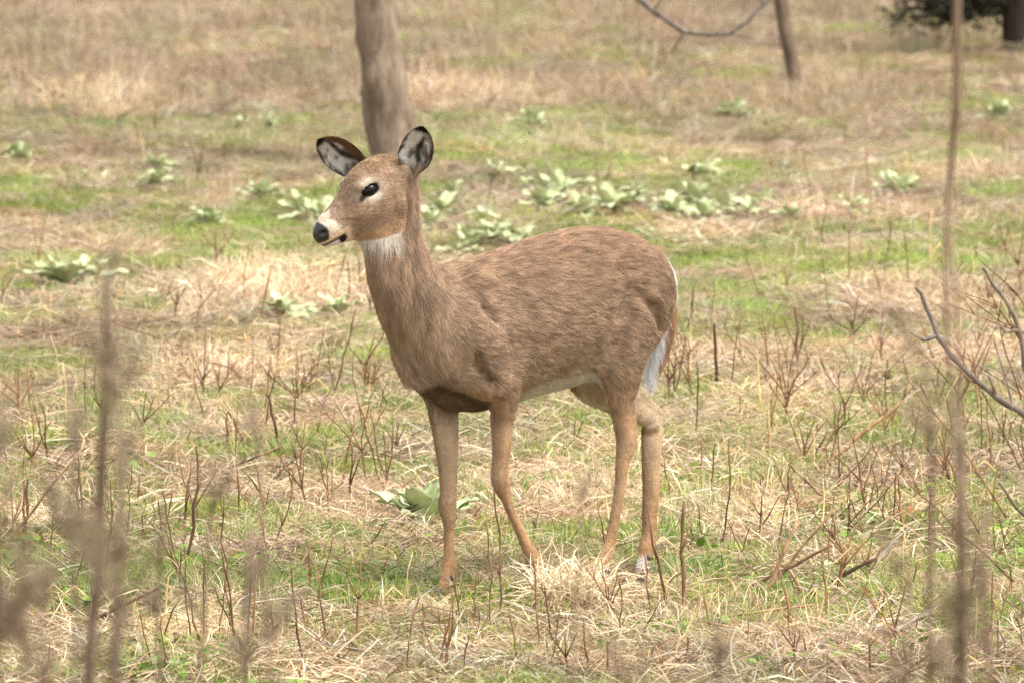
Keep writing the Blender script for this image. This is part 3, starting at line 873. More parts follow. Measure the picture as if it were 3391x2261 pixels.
# ---- ears: cupped leaf-shaped shells
ear_m = skin_material('ear_skin', 'coat', 0.85)
def world_to_deer(w):
    w = np.asarray(w, float); return np.array([w @ TH_F, w @ TH_L, w[2]])
def make_ear(base, axis, opening, length, width, seed, curl=1.15, twist=0.0, wb=.42, fold=0):
    A = axis / np.linalg.norm(axis)
    O = opening - A * (opening @ A); O /= np.linalg.norm(O)
    S = np.cross(A, O)
    na, nb = 40, 25
    aa = np.linspace(0, 1, na); bb = np.linspace(-1, 1, nb)
    wprof = spl(aa, [0, .12, .3, .5, .68, .84, .93, .98, 1.0], [wb, .5 * (wb + .80), .94, 1.0, .90, .64, .40, .19, .02]) * width / 2
    V = []; info = []
    for layer in (0, 1):
        for i, a in enumerate(aa):
            cu = curl * (1.25 - .75 * a) + .35 * max(0, .35 - a) * 3
            half = wprof[i]
            rad = half / max(math.sin(min(cu, 1.5)), .2)
            for j, b in enumerate(bb):
                ang = b * cu
                x = rad * math.sin(ang) if cu <= 1.5 else half * b
                dep = rad * (1 - math.cos(ang))
                back = (a * (1 - a)) * .020
                p = base + A * (a * length) + S * (x + twist * a * half) + O * (dep - rad * (1 - math.cos(cu)) * .6 - back)
                if layer == 1:
                    p = p - O * .0035 * (1 - abs(b) ** 6) * (1 - a ** 8) - S * 0
                V.append(p); info.append((a, b, layer))
    Fc = []
    K = na * nb
    for L_ in (0, 1):
        for i in range(na - 1):
            for j in range(nb - 1):
                q = [L_ * K + i * nb + j, L_ * K + i * nb + j + 1, L_ * K + (i + 1) * nb + j + 1, L_ * K + (i + 1) * nb + j]
                Fc.append(q if L_ == 0 else q[::-1])
    for i in range(na - 1):
        for j in (0, nb - 1):
            q = [i * nb + j, (i + 1) * nb + j, K + (i + 1) * nb + j, K + i * nb + j]
            Fc.append(q if j == 0 else q[::-1])
    V = np.array(V); info = np.array(info); Fc = np.array(Fc)
    n1 = nz_a(V * 70 + seed); n2 = nz_b(V * 160 + seed)
    a, b, l = info.T
    c = np.zeros((len(V), 3)) + np.array(srgb(236, 230, 220))
    nn = nz_c(V * np.array([90, 90, 60]) + seed * 3)
    c = mixc(c, (78, 62, 52), sstep(.48, .68, nn) * .75)
    zig = b - .10 - .14 * np.sin(a * 8 + 1) 
    c = mixc(c, (38, 29, 25), sstep(.24, .08, np.abs(zig)) * sstep(.12, .25, a) * sstep(.90, .7, a) * .9)
    c = mixc(c, (96, 70, 52), sstep(.30, .55, b) * .7 * sstep(.35, .55, nz_b(V * 55 + seed)))
    c = mixc(c, (158, 128, 94), sstep(.26, .06, a) * .7)
    c = mixc(c, (30, 23, 21), np.maximum(sstep(.84, 1.0, np.abs(b) + .25 * (n1 - .5)), sstep(.78, .92, a + .1 * (n1 - .5))))
    if fold: c = mixc(c, (120, 90, 64), sstep(.15, .35, b * fold + .35 - a * .8))
    outer = np.zeros((len(V), 3)) + np.array(srgb(128, 98, 72))
    outer = mixc(outer, (34, 26, 22), np.maximum(sstep(.70, .92, a), sstep(.86, 1, np.abs(b))))
    c = np.where(l[:, None] > .5, outer, c)
    o = mesh_obj('ear', V, Fc, ear_m.m, deer)
    at = o.data.color_attributes.new('coat', 'FLOAT_COLOR', 'POINT')
    at.data.foreach_set('color', np.concatenate([c, np.ones((len(c), 1))], 1).astype(np.float32).ravel())
    N_e = np.zeros(len(V) * 3, np.float32); o.data.vertices.foreach_get('normal', N_e); N_e = N_e.reshape(-1, 3)
    Pn = np.concatenate([V, c, info, N_e], 1)
    Hp, Hn = scatter_on(Pn, Fc, N_e, 9000)
    Hp_, hcol, inf, hn_ = Hp[:, :3], Hp[:, 3:6], Hp[:, 6:9], Hp[:, 9:12]
    hn_ = hn_ / np.maximum(np.linalg.norm(hn_, axis=1, keepdims=True), 1e-6)
    Ld = np.where(inf[:, 2] > .5, .006, np.where(np.abs(inf[:, 1]) > .55, .013, .008)) * np.where(inf[:, 0] > .85, .55, 1)
    Dd = np.zeros((len(Hp_), 3)) + A * 1.0
    Dd = Dd - S * (inf[:, 1] * .9)[:, None] * (inf[:, 2] < .5)[:, None]
    make_fur('ear_hair', Hp_, hn_, hcol, Ld, Dd, o, .00038, .3, fur_m)
    return o
e1 = make_ear(head_pt(.006, .004, .052), world_to_deer((.27, -.22, 1.0)), world_to_deer((-.22, -1.0, .18)), .128, .084, 3.0, 1.3, .06)
e2 = make_ear(head_pt(.072, .045, -.040), world_to_deer((-.80, -.10, .56)), world_to_deer((-.42, -1.0, -.30)), .138, .092, 9.0, .95, 0.0, .75, 1)

# ---- hooves and dew claws
hoof_m = NT('hoof', 0.5, 0.3)
hoof_m.base(hoof_m.ramp(hoof_m.noise(60), [(.3, (.05, .04, .034)), (.7, (.13, .10, .078))]))
def hoof(u, v, z, yaw, pitch):
    for sg in (-1, 1):
        bm = bmesh.new()
        ring = [(-.026, 0), (-.014, .012), (.006, .0125), (.022, .008), (.034, .0005), (.022, -.0055), (.004, -.006), (-.016, -.006)]
        lv = []
        for k, (zz, sc, sh) in enumerate([(0, 1.06, .004), (.010, 1.0, .001), (.022, .86, -.006), (.034, .66, -.013)]):
            lv.append([bm.verts.new((x * sc + sh, sg * (y * sc + .0075), zz)) for x, y in ring])
        for k in range(3):
            for j in range(8):
                f = (lv[k][j], lv[k][(j + 1) % 8], lv[k + 1][(j + 1) % 8], lv[k + 1][j])
                bm.faces.new(f if sg > 0 else f[::-1])
        bm.faces.new(lv[0] if sg < 0 else lv[0][::-1]); bm.faces.new(lv[3] if sg > 0 else lv[3][::-1])
        bmesh.ops.recalc_face_normals(bm, faces=bm.faces)
        me_ = bpy.data.meshes.new('hoof'); bm.to_mesh(me_); bm.free(); me_.materials.append(hoof_m.m)
        o = link(bpy.data.objects.new('hoof', me_), deer)
        o.location = (u, v, z); o.rotation_euler = (0, pitch, yaw + sg * .16)
        # dew claw
        dv, df = [], []
        for i in range(5):
            for j in range(8):
                r_ = .0065 * math.sin(math.pi * (i + .6) / 5.2); a_ = 2 * math.pi * j / 8
                dv.append((r_ * math.cos(a_), r_ * .8 * math.sin(a_), .018 * (1 - i / 4.0)))
        for i in range(4):
            for j in range(8):
                df.append((i * 8 + j, (i + 1) * 8 + j, (i + 1) * 8 + (j + 1) % 8, i * 8 + (j + 1) % 8))
        df.append(tuple(range(8))); df.append(tuple(range(39, 31, -1)))
        dw = mesh_obj('dew_claw', dv, df, hoof_m.m, deer)
        dw.location = (u - .036, v + sg * .013, z + .050); dw.rotation_euler = (0, R(35), 0)
hoof(.300, -.055, 0.002, 0.0, 0)
hoof(.088, .06, 0.004, 0.0, R(14))
hoof(-.106, .065, 0.002, 0.0, 0)
hoof(-.364, -.06, 0.002, 0.0, 0)
STALKS = [
    (-0.97, 5.13, 0.11, -0.02, 'f4'), (-1, 5.34, 0.08, -0.04, 'f3'), (-0.92, 5.34, 0.12, 0.01, 's'), (-0.78, 5.81, 0.17, 0.01, 'f2'),
    (-0.69, 4.68, 0.13, -0.04, 'f4'), (-0.69, 4.68, 0.17, 0.01, 'c'), (-0.65, 4.88, 0.21, 0.02, 's'), (-0.61, 4.78, 0.26, 0.07, 's'),
    (-0.59, 5.08, 0.13, -0.02, 's'), (-0.72, 3.49, 0.14, -0.03, 't'), (-0.79, 3.44, 0.12, -0.1, 't'), (-0.65, 2.51, 0.2, 0.02, 'f3'),
    (-0.47, 2.6, 0.24, -0.04, 'f4'), (-0.54, 2.51, 0.18, 0.02, 's'), (-0.42, 2.51, 0.24, -0.01, 'c'), (-0.72, 1.92, 0.13, -0.05, 'f2'),
    (-0.8, 1.88, 0.13, -0, 's'), (-0.86, 3.35, 0.11, 0, 's'), (-0.93, 1.39, 0.18, 0, 't'), (-0.99, 1.43, 0.12, 0.03, 's'),
    (-1.39, 3.04, 0.13, -0.01, 'f4'), (-1.46, 4.24, 0.17, -0.06, 'f4'), (-1.46, 2.95, 0.08, -0, 's'), (-1.34, 1.39, 0.14, 0, 't'),
    (-1.2, 1.43, 0.2, 0, 's'), (-1.12, 1.39, 0.12, -0.01, 'f2'), (-1.08, 2.29, 0.08, 0.01, 's'), (-1.31, 5.34, 0.09, -0, 's'),
    (-1.24, 5.08, 0.07, -0, 's'), (-1.35, 4.44, 0.15, -0.01, 'w'), (-1.33, 4.44, 0.11, 0, 'w'), (-0.75, 4.34, 0.13, -0.04, 'w'),
    (-0.69, 4.53, 0.16, 0.01, 'w'), (-1.09, 4.24, 0.11, 0, 'w'), (-0.89, 6.18, 0.14, 0.05, 'w'), (-0.5, 4.83, 0.17, 0.02, 'w'),
    (-1.59, 6.78, 0.05, -0.01, 'w'), (-0.89, 0.16, 0.16, -0.07, 'f2'), (-0.9, 0.39, 0.28, -0, 't'), (-1.08, 0.05, 0.25, 0, 's'),
    (-1.19, 1.27, 0.19, 0, 's'), (-0.81, -1.16, 0.26, -0.01, 'c'), (-0.78, -1.13, 0.17, 0.02, 's'), (-0.75, -0.96, 0.3, -0.01, 's'),
    (-0.71, -1.33, 0.22, -0.02, 'c'), (-0.69, -1.23, 0.2, 0.01, 's'), (-0.56, -1.52, 0.21, -0.03, 's'), (-0.56, -0.55, 0.18, 0.05, 's'),
    (-0.58, -0.41, 0.15, 0.01, 's'), (-1.16, -0.76, 0.19, -0.04, 'w'), (-1.22, -0.41, 0.12, -0.06, 'w'), (-1.19, -1.72, 0.1, -0.03, 's'),
    (-1.28, -1.09, 0.07, -0.02, 's'), (-0.76, -1.75, 0.04, -0.01, 't'), (-0.88, -1.72, 0.13, -0.02, 's'), (-0.72, 1.95, 0.09, -0.01, 'f2'),
    (-0.61, 1.99, 0.18, -0.04, 'f3'), (-1.34, 1.11, 0.16, 0.01, 't'), (-1.25, 0.88, 0.1, -0.01, 's'), (-1.08, 1.03, 0.21, 0.04, 's'),
    (-1.06, 1.27, 0.08, -0.01, 'f3'), (-0.45, -1.01, 0.22, 0.01, 'f3'), (-0.32, -1.76, 0.09, -0, 's'), (-0.28, -0.77, 0.06, -0.02, 's'),
    (-0.24, -1.7, 0.19, -0.01, 'c'), (-0.23, -1.62, 0.14, 0.01, 'f2'), (-0.16, -1.13, 0.11, 0.01, 'f2'), (-0.13, -0.98, 0.26, -0.02, 's'),
    (-0.11, -0.8, 0.29, -0.02, 's'), (-0.18, -0.86, 0.13, 0.01, 's'), (-0.01, -1.33, 0.2, -0.02, 's'), (0.02, -1.25, 0.14, -0.02, 's'),
    (-0.06, -1.5, 0.12, -0.02, 's'), (-0.02, 1.15, 0.06, -0, 't'), (0.15, -1.7, 0.08, -0.01, 's'), (0.18, -0.98, 0.13, -0.01, 's'),
    (0.16, -0.68, 0.13, -0.03, 'f2'), (0.3, -0.44, 0.23, -0.02, 't'), (0.26, -0.5, 0.14, -0.02, 's'), (0.26, -1.76, 0.06, 0.01, 's'),
    (0.1, -1.73, 0.13, -0.01, 's'), (-0.2, -1.04, 0.16, -0.01, 's'), (-0.06, -1.76, 0.07, -0, 's'), (0.34, -0.44, 0.24, 0, 't'),
    (0.41, 1.15, 0.1, -0.01, 's'), (0.45, 0.99, 0.26, 0.03, 's'), (0.53, 1.47, 0.28, 0.01, 'w'), (0.46, 2.08, 0.16, 0, 's'),
    (0.42, 2.85, 0.09, 0.02, 's'), (0.86, 1.67, 0.2, -0.03, 'f3'), (0.88, 1.31, 0.12, -0, 's'), (0.91, 1.35, 0.14, 0, 's'),
    (0.84, 1.15, 0.14, -0.07, 's'), (0.92, 1.11, 0.11, 0.08, 's'), (0.64, -0.27, 0.07, -0.04, 's'), (0.51, 0.65, 0.11, -0.02, 'f2'),
    (0.76, -1.78, 0.1, -0.01, 't'), (1.13, 2.37, 0.15, -0.06, 's'), (1.25, 1.67, 0.05, -0.02, 's'), (0.62, -1.39, 0.06, -0.02, 's'),
    (0.65, -1.78, 0.07, 0.01, 's'), (1.05, 1.03, 0.08, -0, 's'), (0.67, 1.83, 0.06, -0, 's'), (0.83, -1.06, 0.2, -0.09, 'w'),
    (0.64, 1.51, 0.23, -0.15, 'w'), (0.61, 2.41, 0.13, -0.01, 'w'), (0.52, 5.19, 0.19, 0, 't'), (0.46, 5.24, 0.15, -0.02, 's'),
    (0.63, 5.8, 0.17, -0.07, 'f2'), (0.69, 6.37, 0.09, -0.01, 'f2'), (0.77, 5.46, 0.21, -0.01, 't'), (0.44, 5.41, 0.23, 0.01, 'w'),
    (1.05, 5.46, 0.08, -0.06, 'f4'), (1.17, 4.02, 0.13, -0.03, 's'), (1.19, 4.02, 0.12, 0.01, 'f2'), (1.29, 3.52, 0.14, 0.01, 'c'),
    (1.29, 3.72, 0.09, -0.01, 's'), (1.1, 5.3, 0.1, -0.04, 's'), (0.43, 2.85, 0.1, 0, 's'), (0.35, 2.06, 0.18, -0.03, 's'),
    (0.57, 4.18, 0.09, 0, 's'), (0.75, 3.04, 0.14, 0, 'w'), (0.63, 3.13, 0.24, -0.02, 'w'), (0.63, 5.46, 0.13, 0.01, 'w'),
    (0.33, 4.91, 0.06, -0.03, 'f2'), (0.37, 5.08, 0.06, 0.02, 'f2'), (1.21, 6.2, 0.13, -0.06, 's'), (1.01, 5.63, 0.16, -0.01, 'w'),
    (0.43, 6.32, 0.12, -0.01, 's'), (0.46, 7.22, 0.12, 0.02, 't'), (0.58, 12.94, 0.1, 0, 't'), (0.24, 13.15, 0.11, -0.01, 's'),
    (1.65, 20.45, 0.12, -0.01, 't'), (0.56, 18.43, 0.14, -0.01, 's'), (0.14, 13.87, 0.11, -0.02, 's'), (1.82, 15.06, 0.12, -0.01, 'w'),
    (-1.82, 13.56, 0.16, -0.03, 'w'), (-1.43, 13.77, 0.21, -0.02, 'w'), (-0.2, 15.06, 0.16, -0.07, 'w'), (-0.45, 17.17, 0.11, 0.09, 'w'),
    (0.57, 16.21, 0.14, -0.02, 'w'), (0.92, 16.44, 0.16, -0.03, 'w'), (1.29, 15.97, 0.17, -0.03, 'w'), (-1.57, 15.06, 0.18, -0.05, 'w'),
    (-1.87, 16.21, 0.14, -0.02, 'w'), (0.97, 11.96, 0.23, -0.03, 's'), (1.21, 12.94, 0.16, -0.02, 's'), (-0.66, 8.13, 0.19, 0.06, 's'),
    (-0.6, 7.82, 0.16, -0.01, 's'), (-0.8, 7.21, 0.08, -0.01, 's'),
]
STICKS = [
    (0.79, 3.14, 0.21, 0.16, 0.011),
    (0.54, 2.82, 0.24, 0.03, 0.008),
    (0.74, 2.88, 0.11, 0.08, 0.006),
    (0.54, -0.23, 0.08, 0.19, 0.009),
    (0.48, -0.09, 0.23, 0.11, 0.008),
    (0.52, -0.28, 0.20, 0.22, 0.007),
    (0.60, 0.34, 0.04, -0.07, 0.009),
    (0.67, -0.09, 0.14, 0.08, 0.009),
    (0.37, -0.69, 0.29, 0.04, 0.005),
    (-1.15, -0.83, 0.22, 0.10, 0.008),
    (-1.39, 1.02, 0.17, 0.23, 0.006),
    (-0.88, 2.88, 0.17, 0.07, 0.005),
    (-1.33, 7.29, 0.30, -0.10, 0.004),
    (-1.32, -0.62, 0.21, 0.01, 0.006),
    (0.38, -0.71, 0.19, -0.04, 0.007),
    (0.94, 2.31, 0.35, 0.01, 0.004),
    (0.17, 2.94, -0.14, -0.02, 0.003),
    (0.94, 2.20, 0.06, 0.03, 0.008),
    (0.65, 2.88, 0.12, -0.11, 0.007),
]
# ------------------------------------------------------------------ plants, sticks and trees
class Tubes:
    def __init__(self): self.v, self.f = [], []
    def tube(self, pts, radii, sides=6, cap=True):
        pts = [Vector(p) for p in pts]
        k0 = len(self.v)
        up = Vector((0.3, 1, 0.1))
        for i, p in enumerate(pts):
            a = pts[max(i - 1, 0)]; b = pts[min(i + 1, len(pts) - 1)]
            t = (b - a).normalized()
            s = t.cross(up)
            if s.length < .05: s = t.cross(Vector((1, 0, 0)))
            s.normalize(); q = s.cross(t)
            for j in range(sides):
                w = 2 * math.pi * j / sides
                self.v.append(p + (s * math.cos(w) + q * math.sin(w)) * radii[i])
        for i in range(len(pts) - 1):
            for j in range(sides):
                j2 = (j + 1) % sides
                self.f.append((k0 + i * sides + j, k0 + i * sides + j2, k0 + (i + 1) * sides + j2, k0 + (i + 1) * sides + j))
        if cap:
            self.f.append(tuple(k0 + j for j in reversed(range(sides))))
            e = k0 + (len(pts) - 1) * sides
            self.f.append(tuple(e + j for j in range(sides)))
    def build(self, name, mat, parent=None): return mesh_obj(name, self.v, self.f, mat, parent)

def crooked(a, b, n, amp, r):
    a = Vector(a); b = Vector(b); L = (b - a).length
    pts = []
    off = Vector((0, 0, 0))
    for i in range(n + 1):
        t = i / n
        if 0 < i < n + 1: off += Vector((r.gauss(0, 1), r.gauss(0, 1), r.gauss(0, .3))) * amp * L / n
        pts.append(a.lerp(b, t) + off * min(1, t * 3))
    return pts

def stem_material(name, dark, mid, pale):
    m = NT(name, .85, .12)
    tc = m.n('ShaderNodeTexCoord'); oi = m.n('ShaderNodeObjectInfo')
    mp = m.n('ShaderNodeMapping'); mp.inputs['Scale'].default_value = (60, 60, 14)
    m.l(tc.outputs['Object'], mp.inputs['Vector'])
    n = m.noise(1.0, 4, .6, mp.outputs[0])
    c = m.ramp(n, [(.25, srgb(*dark)), (.52, srgb(*mid)), (.8, srgb(*pale))])
    c = m.mix(1.0, c, m.ramp(oi.outputs['Random'], [(0, (.72, .68, .66)), (.5, (1.05, 1.05, 1.05)), (1, (1.5, 1.42, 1.32))]), 'MULTIPLY')
    m.base(c); m.bump(n, .5, .002)
    return m.m
bank_m = stem_material('bank_weed', (80, 68, 58), (112, 96, 80), (146, 128, 108))
weed_m = stem_material('weed_stem', (70, 50, 38), (118, 88, 64), (168, 136, 102))
stub_m = stem_material('weed_stub', (62, 46, 36), (100, 76, 58), (140, 114, 90))
culm_m = stem_material('dry_culm', (176, 142, 96), (212, 182, 132), (232, 208, 164))
stick_m = stem_material('fallen_stick', (92, 72, 54), (142, 116, 88), (190, 164, 130))
grey_m = stem_material('grey_twig', (70, 64, 60), (112, 102, 94), (150, 138, 126))

def zone(x, y):
    if y >= 9: return 'far beyond the deer'
    if y >= 2: return 'behind the deer, nose side' if x < 0 else 'behind the deer, tail side'
    if x < -.42: return 'ahead of the deer'
    return 'around the hooves of the deer' if x < .36 else 'in the straw off the tail'
KIND = {'s': ('dead_weed', 'thin brown dead weed', 'weed'), 't': ('broken_weed', 'thick dark broken weed', 'weed'),
        'f': ('forked_weed', 'forked bare brown weed', 'weed'), 'c': ('weed_clump', 'many-stemmed brown weed clump', 'weed'),
        'w': ('tall_straw', 'pale straw-coloured single straw', 'straw')}
def describe(h, lean):
    size = 'short' if h < .10 else 'medium-height' if h < .19 else 'tall'
    return size, ('leaning' if abs(lean) > .3 * h else 'upright')

def stalk(x, y, h, lean, kind, r):
    T = Tubes()
    dy = r.uniform(-.3, .3) * h
    k = kind[0]
    z0 = float(ground_z(x, y)) - .02
    if k in 'st':
        r0 = r.uniform(.0016, .0030) if k == 's' else r.uniform(.0036, .0054)
        p = crooked((0, 0, 0), (lean, dy, h + .02), 7, .10 if k == 's' else .13, r)
        rad = [r0 * (1.15 - .45 * i / 7) * r.uniform(.85, 1.15) for i in range(8)]
        T.tube(p, rad, 6)
        for _ in range(r.choice([0, 0, 1, 1, 2])):
            i = r.randint(3, 6); a = r.uniform(0, 6.28); l = h * r.uniform(.10, .32)
            T.tube(crooked(p[i], p[i] + Vector((math.cos(a) * l * .7, math.sin(a) * l * .7, l)), 3, .15, r), [r0 * .55, r0 * .5, r0 * .4, r0 * .25], 5)
    elif k == 'f':
        n = int(kind[1]); r0 = r.uniform(.0021, .0034)
        split = r.uniform(.25, .55)
        p = crooked((0, 0, 0), (lean * split, dy * split, h * split + .02), 4, .10, r)
        T.tube(p, [r0 * (1.2 - .2 * i / 4) for i in range(5)], 6)
        for j in range(n):
            s = (j - (n - 1) / 2) * .38 + r.gauss(0, .08)
            e = Vector((lean + s * h * .75, dy + r.uniform(-.25, .25) * h, h * r.uniform(.78, 1.08) + .02))
            q = crooked(p[-1] if r.random() < .6 else p[-2], e, 5, .10, r)
            T.tube(q, [r0 * (.85 - .5 * i / 5) for i in range(6)], 5)
            if r.random() < .6:
                i = r.randint(2, 4); l = h * r.uniform(.15, .3)
                T.tube(crooked(q[i], q[i] + Vector((r.uniform(-.5, .5) * l, r.uniform(-.4, .4) * l, l)), 3, .12, r), [r0 * .5, r0 * .42, r0 * .34, r0 * .2], 5)
    elif k == 'c':
        for j in range(r.randint(3, 5)):
            r0 = r.uniform(.0018, .0028)
            b = Vector((r.gauss(0, .012), r.gauss(0, .012), 0))
            e = Vector((lean + r.gauss(0, .12) * h, dy + r.gauss(0, .12) * h, h * r.uniform(.6, 1.05) + .02))
            T.tube(crooked(b, e, 6, .10, r), [r0 * (1.1 - .45 * i / 6) for i in range(7)], 5)
    else:
        r0 = r.uniform(.0012, .0021)
        p = crooked((0, 0, 0), (lean * .6, dy, h * .75 + .02), 5, .06, r)
        e = p[-1] + Vector((lean * .6 + r.uniform(-.1, .1) * h, r.uniform(-.1, .1) * h, h * r.uniform(.05, .3)))
        T.tube(p + [e], [r0 * (1.1 - .5 * i / 6) for i in range(7)], 5)
        if r.random() < .7:          # a dry leaf blade hanging off
            q = p[3]; a = r.uniform(0, 6.28); l = r.uniform(.05, .11)
            T.tube([q, q + Vector((math.cos(a) * l * .5, math.sin(a) * l * .5, l * .35)), q + Vector((math.cos(a) * l, math.sin(a) * l, -l * .1))], [.0012, .0022, .0006], 4)
    nm, lab, cat = KIND[k]
    o = T.build(nm, {'s': weed_m, 't': stub_m, 'f': weed_m, 'c': weed_m, 'w': culm_m}[k])
    o.location = (x, y, z0)
    size, pose = describe(h, lean)
    lab = '%s %s, %s, %s' % (size, lab, pose, zone(x, y))
    return tag(o, lab, cat, lab)
for (x, y, h, lean, kind) in STALKS:
    stalk(x, y, h * (1.15 if y < 3 else 1.1), lean, kind, rnd)
spots = []
for _ in range(190):                      # thinner ones between
    y = rnd.choice([rnd.uniform(-1.9, 1.5), rnd.uniform(-1.9, 2.5), rnd.uniform(-1.9, 7), rnd.uniform(2, 18)])
    x = rnd.uniform(-1, 1) * (1.35 + .045 * (y + 2)) - .08
    if abs(x) < .6 and -.5 < y < .6: continue
    stalk(x, y, rnd.uniform(.05, .20), rnd.gauss(0, .03), rnd.choice(['s', 's', 'w', 'w', 'f2', 'f3', 's']), rnd)

for _ in range(105):                      # fine stems in the middle distance, thickest behind the tail
    y = rnd.uniform(2.5, 9.5)
    x = rnd.uniform(.35, 1.75) if rnd.random() < .62 else rnd.uniform(-1.7, -.35)
    stalk(x, y, rnd.uniform(.09, .24), rnd.gauss(0, .025), rnd.choice(['s', 's', 'f3', 'f2', 's', 'w', 'f4']), rnd)

for _ in range(46):                       # a tangle of stems off the tail, in front of and behind the reddish straw
    stalk(rnd.uniform(.55, 1.35), rnd.uniform(-1.2, 4.5), rnd.uniform(.10, .26), rnd.gauss(0, .05), rnd.choice(['s', 's', 'f3', 'f4', 'w', 's']), rnd)

# ---- fallen sticks
stick_labels = ['long pale bare stick propped up behind the tail of the deer', 'dark stick lying at the foot of the long propped stick', 'short stick leaning beside the long propped stick',
    'stout tan stem leaning over in the fallen branch pile', 'long bark-brown stem at the bottom of the fallen branch pile', 'thin stem crossing the fallen branch pile', 'short black broken stake beside the branch pile',
    'dark crooked branch lying at the edge of the branch pile', 'long thin pale stick lying in the grass by the branch pile', 'grey stick lying in the green grass ahead of the deer',
    'thin pale pole leaning far over ahead of the deer', 'thin curved twig lying behind the forked weeds', 'thin twig lying on the pale straw far ahead of the deer', 'weathered brown stick lying flat among the tall weeds',
    'bleached stick lying in the straw near the hind hooves', 'very thin straight twig lying in the straw off the tail', 'thin grey twig lying in the grass behind the legs of the deer', 'stubby dark stick lying in the reddish straw',
    'bare brown stick slanting across the reddish straw']
for (x, y, dx, dz, rad), lab in zip(STICKS, stick_labels):
    if dz < 0: x, y, dx, dz = x + dx, y + dz / .115, -dx, -dz
    T = Tubes()
    L = math.hypot(dx, dz); n = 8
    p = crooked((0, 0, rad * .6), (dx, .35 * abs(dx) * rnd.uniform(-.5, .5), dz + rad), n, .07, rnd)
    T.tube(p, [rad * .66 * (1.1 - .4 * i / n) * rnd.uniform(.88, 1.12) for i in range(n + 1)], 7)
    for _ in range(2):
        i = rnd.randint(3, 7); l = L * rnd.uniform(.06, .16)
        T.tube(crooked(p[i], p[i] + Vector((rnd.uniform(-1, 1) * l, rnd.uniform(-1, 1) * l, rnd.uniform(.2, 1) * l)), 2, .1, rnd), [rad * .3, rad * .25, rad * .15], 5)
    o = T.build('fallen_stick', stick_m if rnd.random() < .7 else stub_m)
    o.location = (x, y, float(ground_z(x, y)) + .014)
    tag(o, lab, 'stick', 'fallen sticks in the grass')

# ---- mullein rosettes
mul = NT('mullein_leaf', .9, .08)
tcm = mul.n('ShaderNodeTexCoord'); oim = mul.n('ShaderNodeObjectInfo')
nm1 = mul.noise(22, 4, .6, tcm.outputs['Object']); nm2 = mul.noise(160, 3, .6, tcm.outputs['Object'])
cm = mul.ramp(nm1, [(.25, srgb(196, 203, 158)), (.55, srgb(217, 221, 184)), (.8, srgb(237, 238, 213))])
cm = mul.mix(.35, cm, mul.ramp(nm2, [(.3, (.62, .66, .52)), (.7, (1.1, 1.1, 1.05))]), 'MULTIPLY')
cm = mul.mix(1.0, cm, mul.ramp(oim.outputs['Random'], [(0, (.76, .80, .66)), (.5, (.94, .95, .9)), (1, (1.06, 1.05, 1.03))]), 'MULTIPLY')
mul.base(cm); mul.bump(nm2, .5, .003)
trn = mul.n('ShaderNodeBsdfTranslucent'); mul.l(cm, trn.inputs['Color'])
mxs = mul.n('ShaderNodeMixShader'); mxs.inputs[0].default_value = .25
mul.l(mul.b.outputs[0], mxs.inputs[1]); mul.l(trn.outputs[0], mxs.inputs[2]); mul.l(mxs.outputs[0], mul.out.inputs['Surface'])
leaf_meshes = []
for i in range(6):
    r = random.Random(40 + i)
    V, F = [], []
    na, nb = 9, 5
    curl = r.uniform(.3, 1.8); fold = r.uniform(.1, .4); wav = r.uniform(.05, .11); ph = r.uniform(0, 6)
    for layer in (0, 1):
        for a in range(na + 1):
            t = a / na
            w = .21 * (math.sin(math.pi * min(1, .06 + .94 * t ** .95)) ** .62 * .96 + .05 * (1 - t))
            zc = -curl * .22 * t * t; xc = t - .06 * curl * t * t
            for b in range(-2, 3):
                s = b / 2
                V.append((xc, s * w, zc + abs(s) ** 1.5 * w * fold + wav * math.sin(t * 11 + s * 2 + ph) * abs(s) * .8 - layer * .012 * (1 - abs(s) * .6)))
    K = (na + 1) * nb
    for layer in (0, 1):
        for a in range(na):
            for b in range(nb - 1):
                q = (layer * K + a * nb + b, layer * K + (a + 1) * nb + b, layer * K + (a + 1) * nb + b + 1, layer * K + a * nb + b + 1)
                F.append(q if layer == 0 else q[::-1])
    for a in range(na):
        for b in (0, nb - 1):
            q = (a * nb + b, K + a * nb + b, K + (a + 1) * nb + b, (a + 1) * nb + b)
            F.append(q if b == 0 else q[::-1])
    me = bpy.data.meshes.new('leaf')
    me.from_pydata(V, [], F); me.polygons.foreach_set('use_smooth', [True] * len(F)); me.materials.append(mul.m)
    leaf_meshes.append(me)
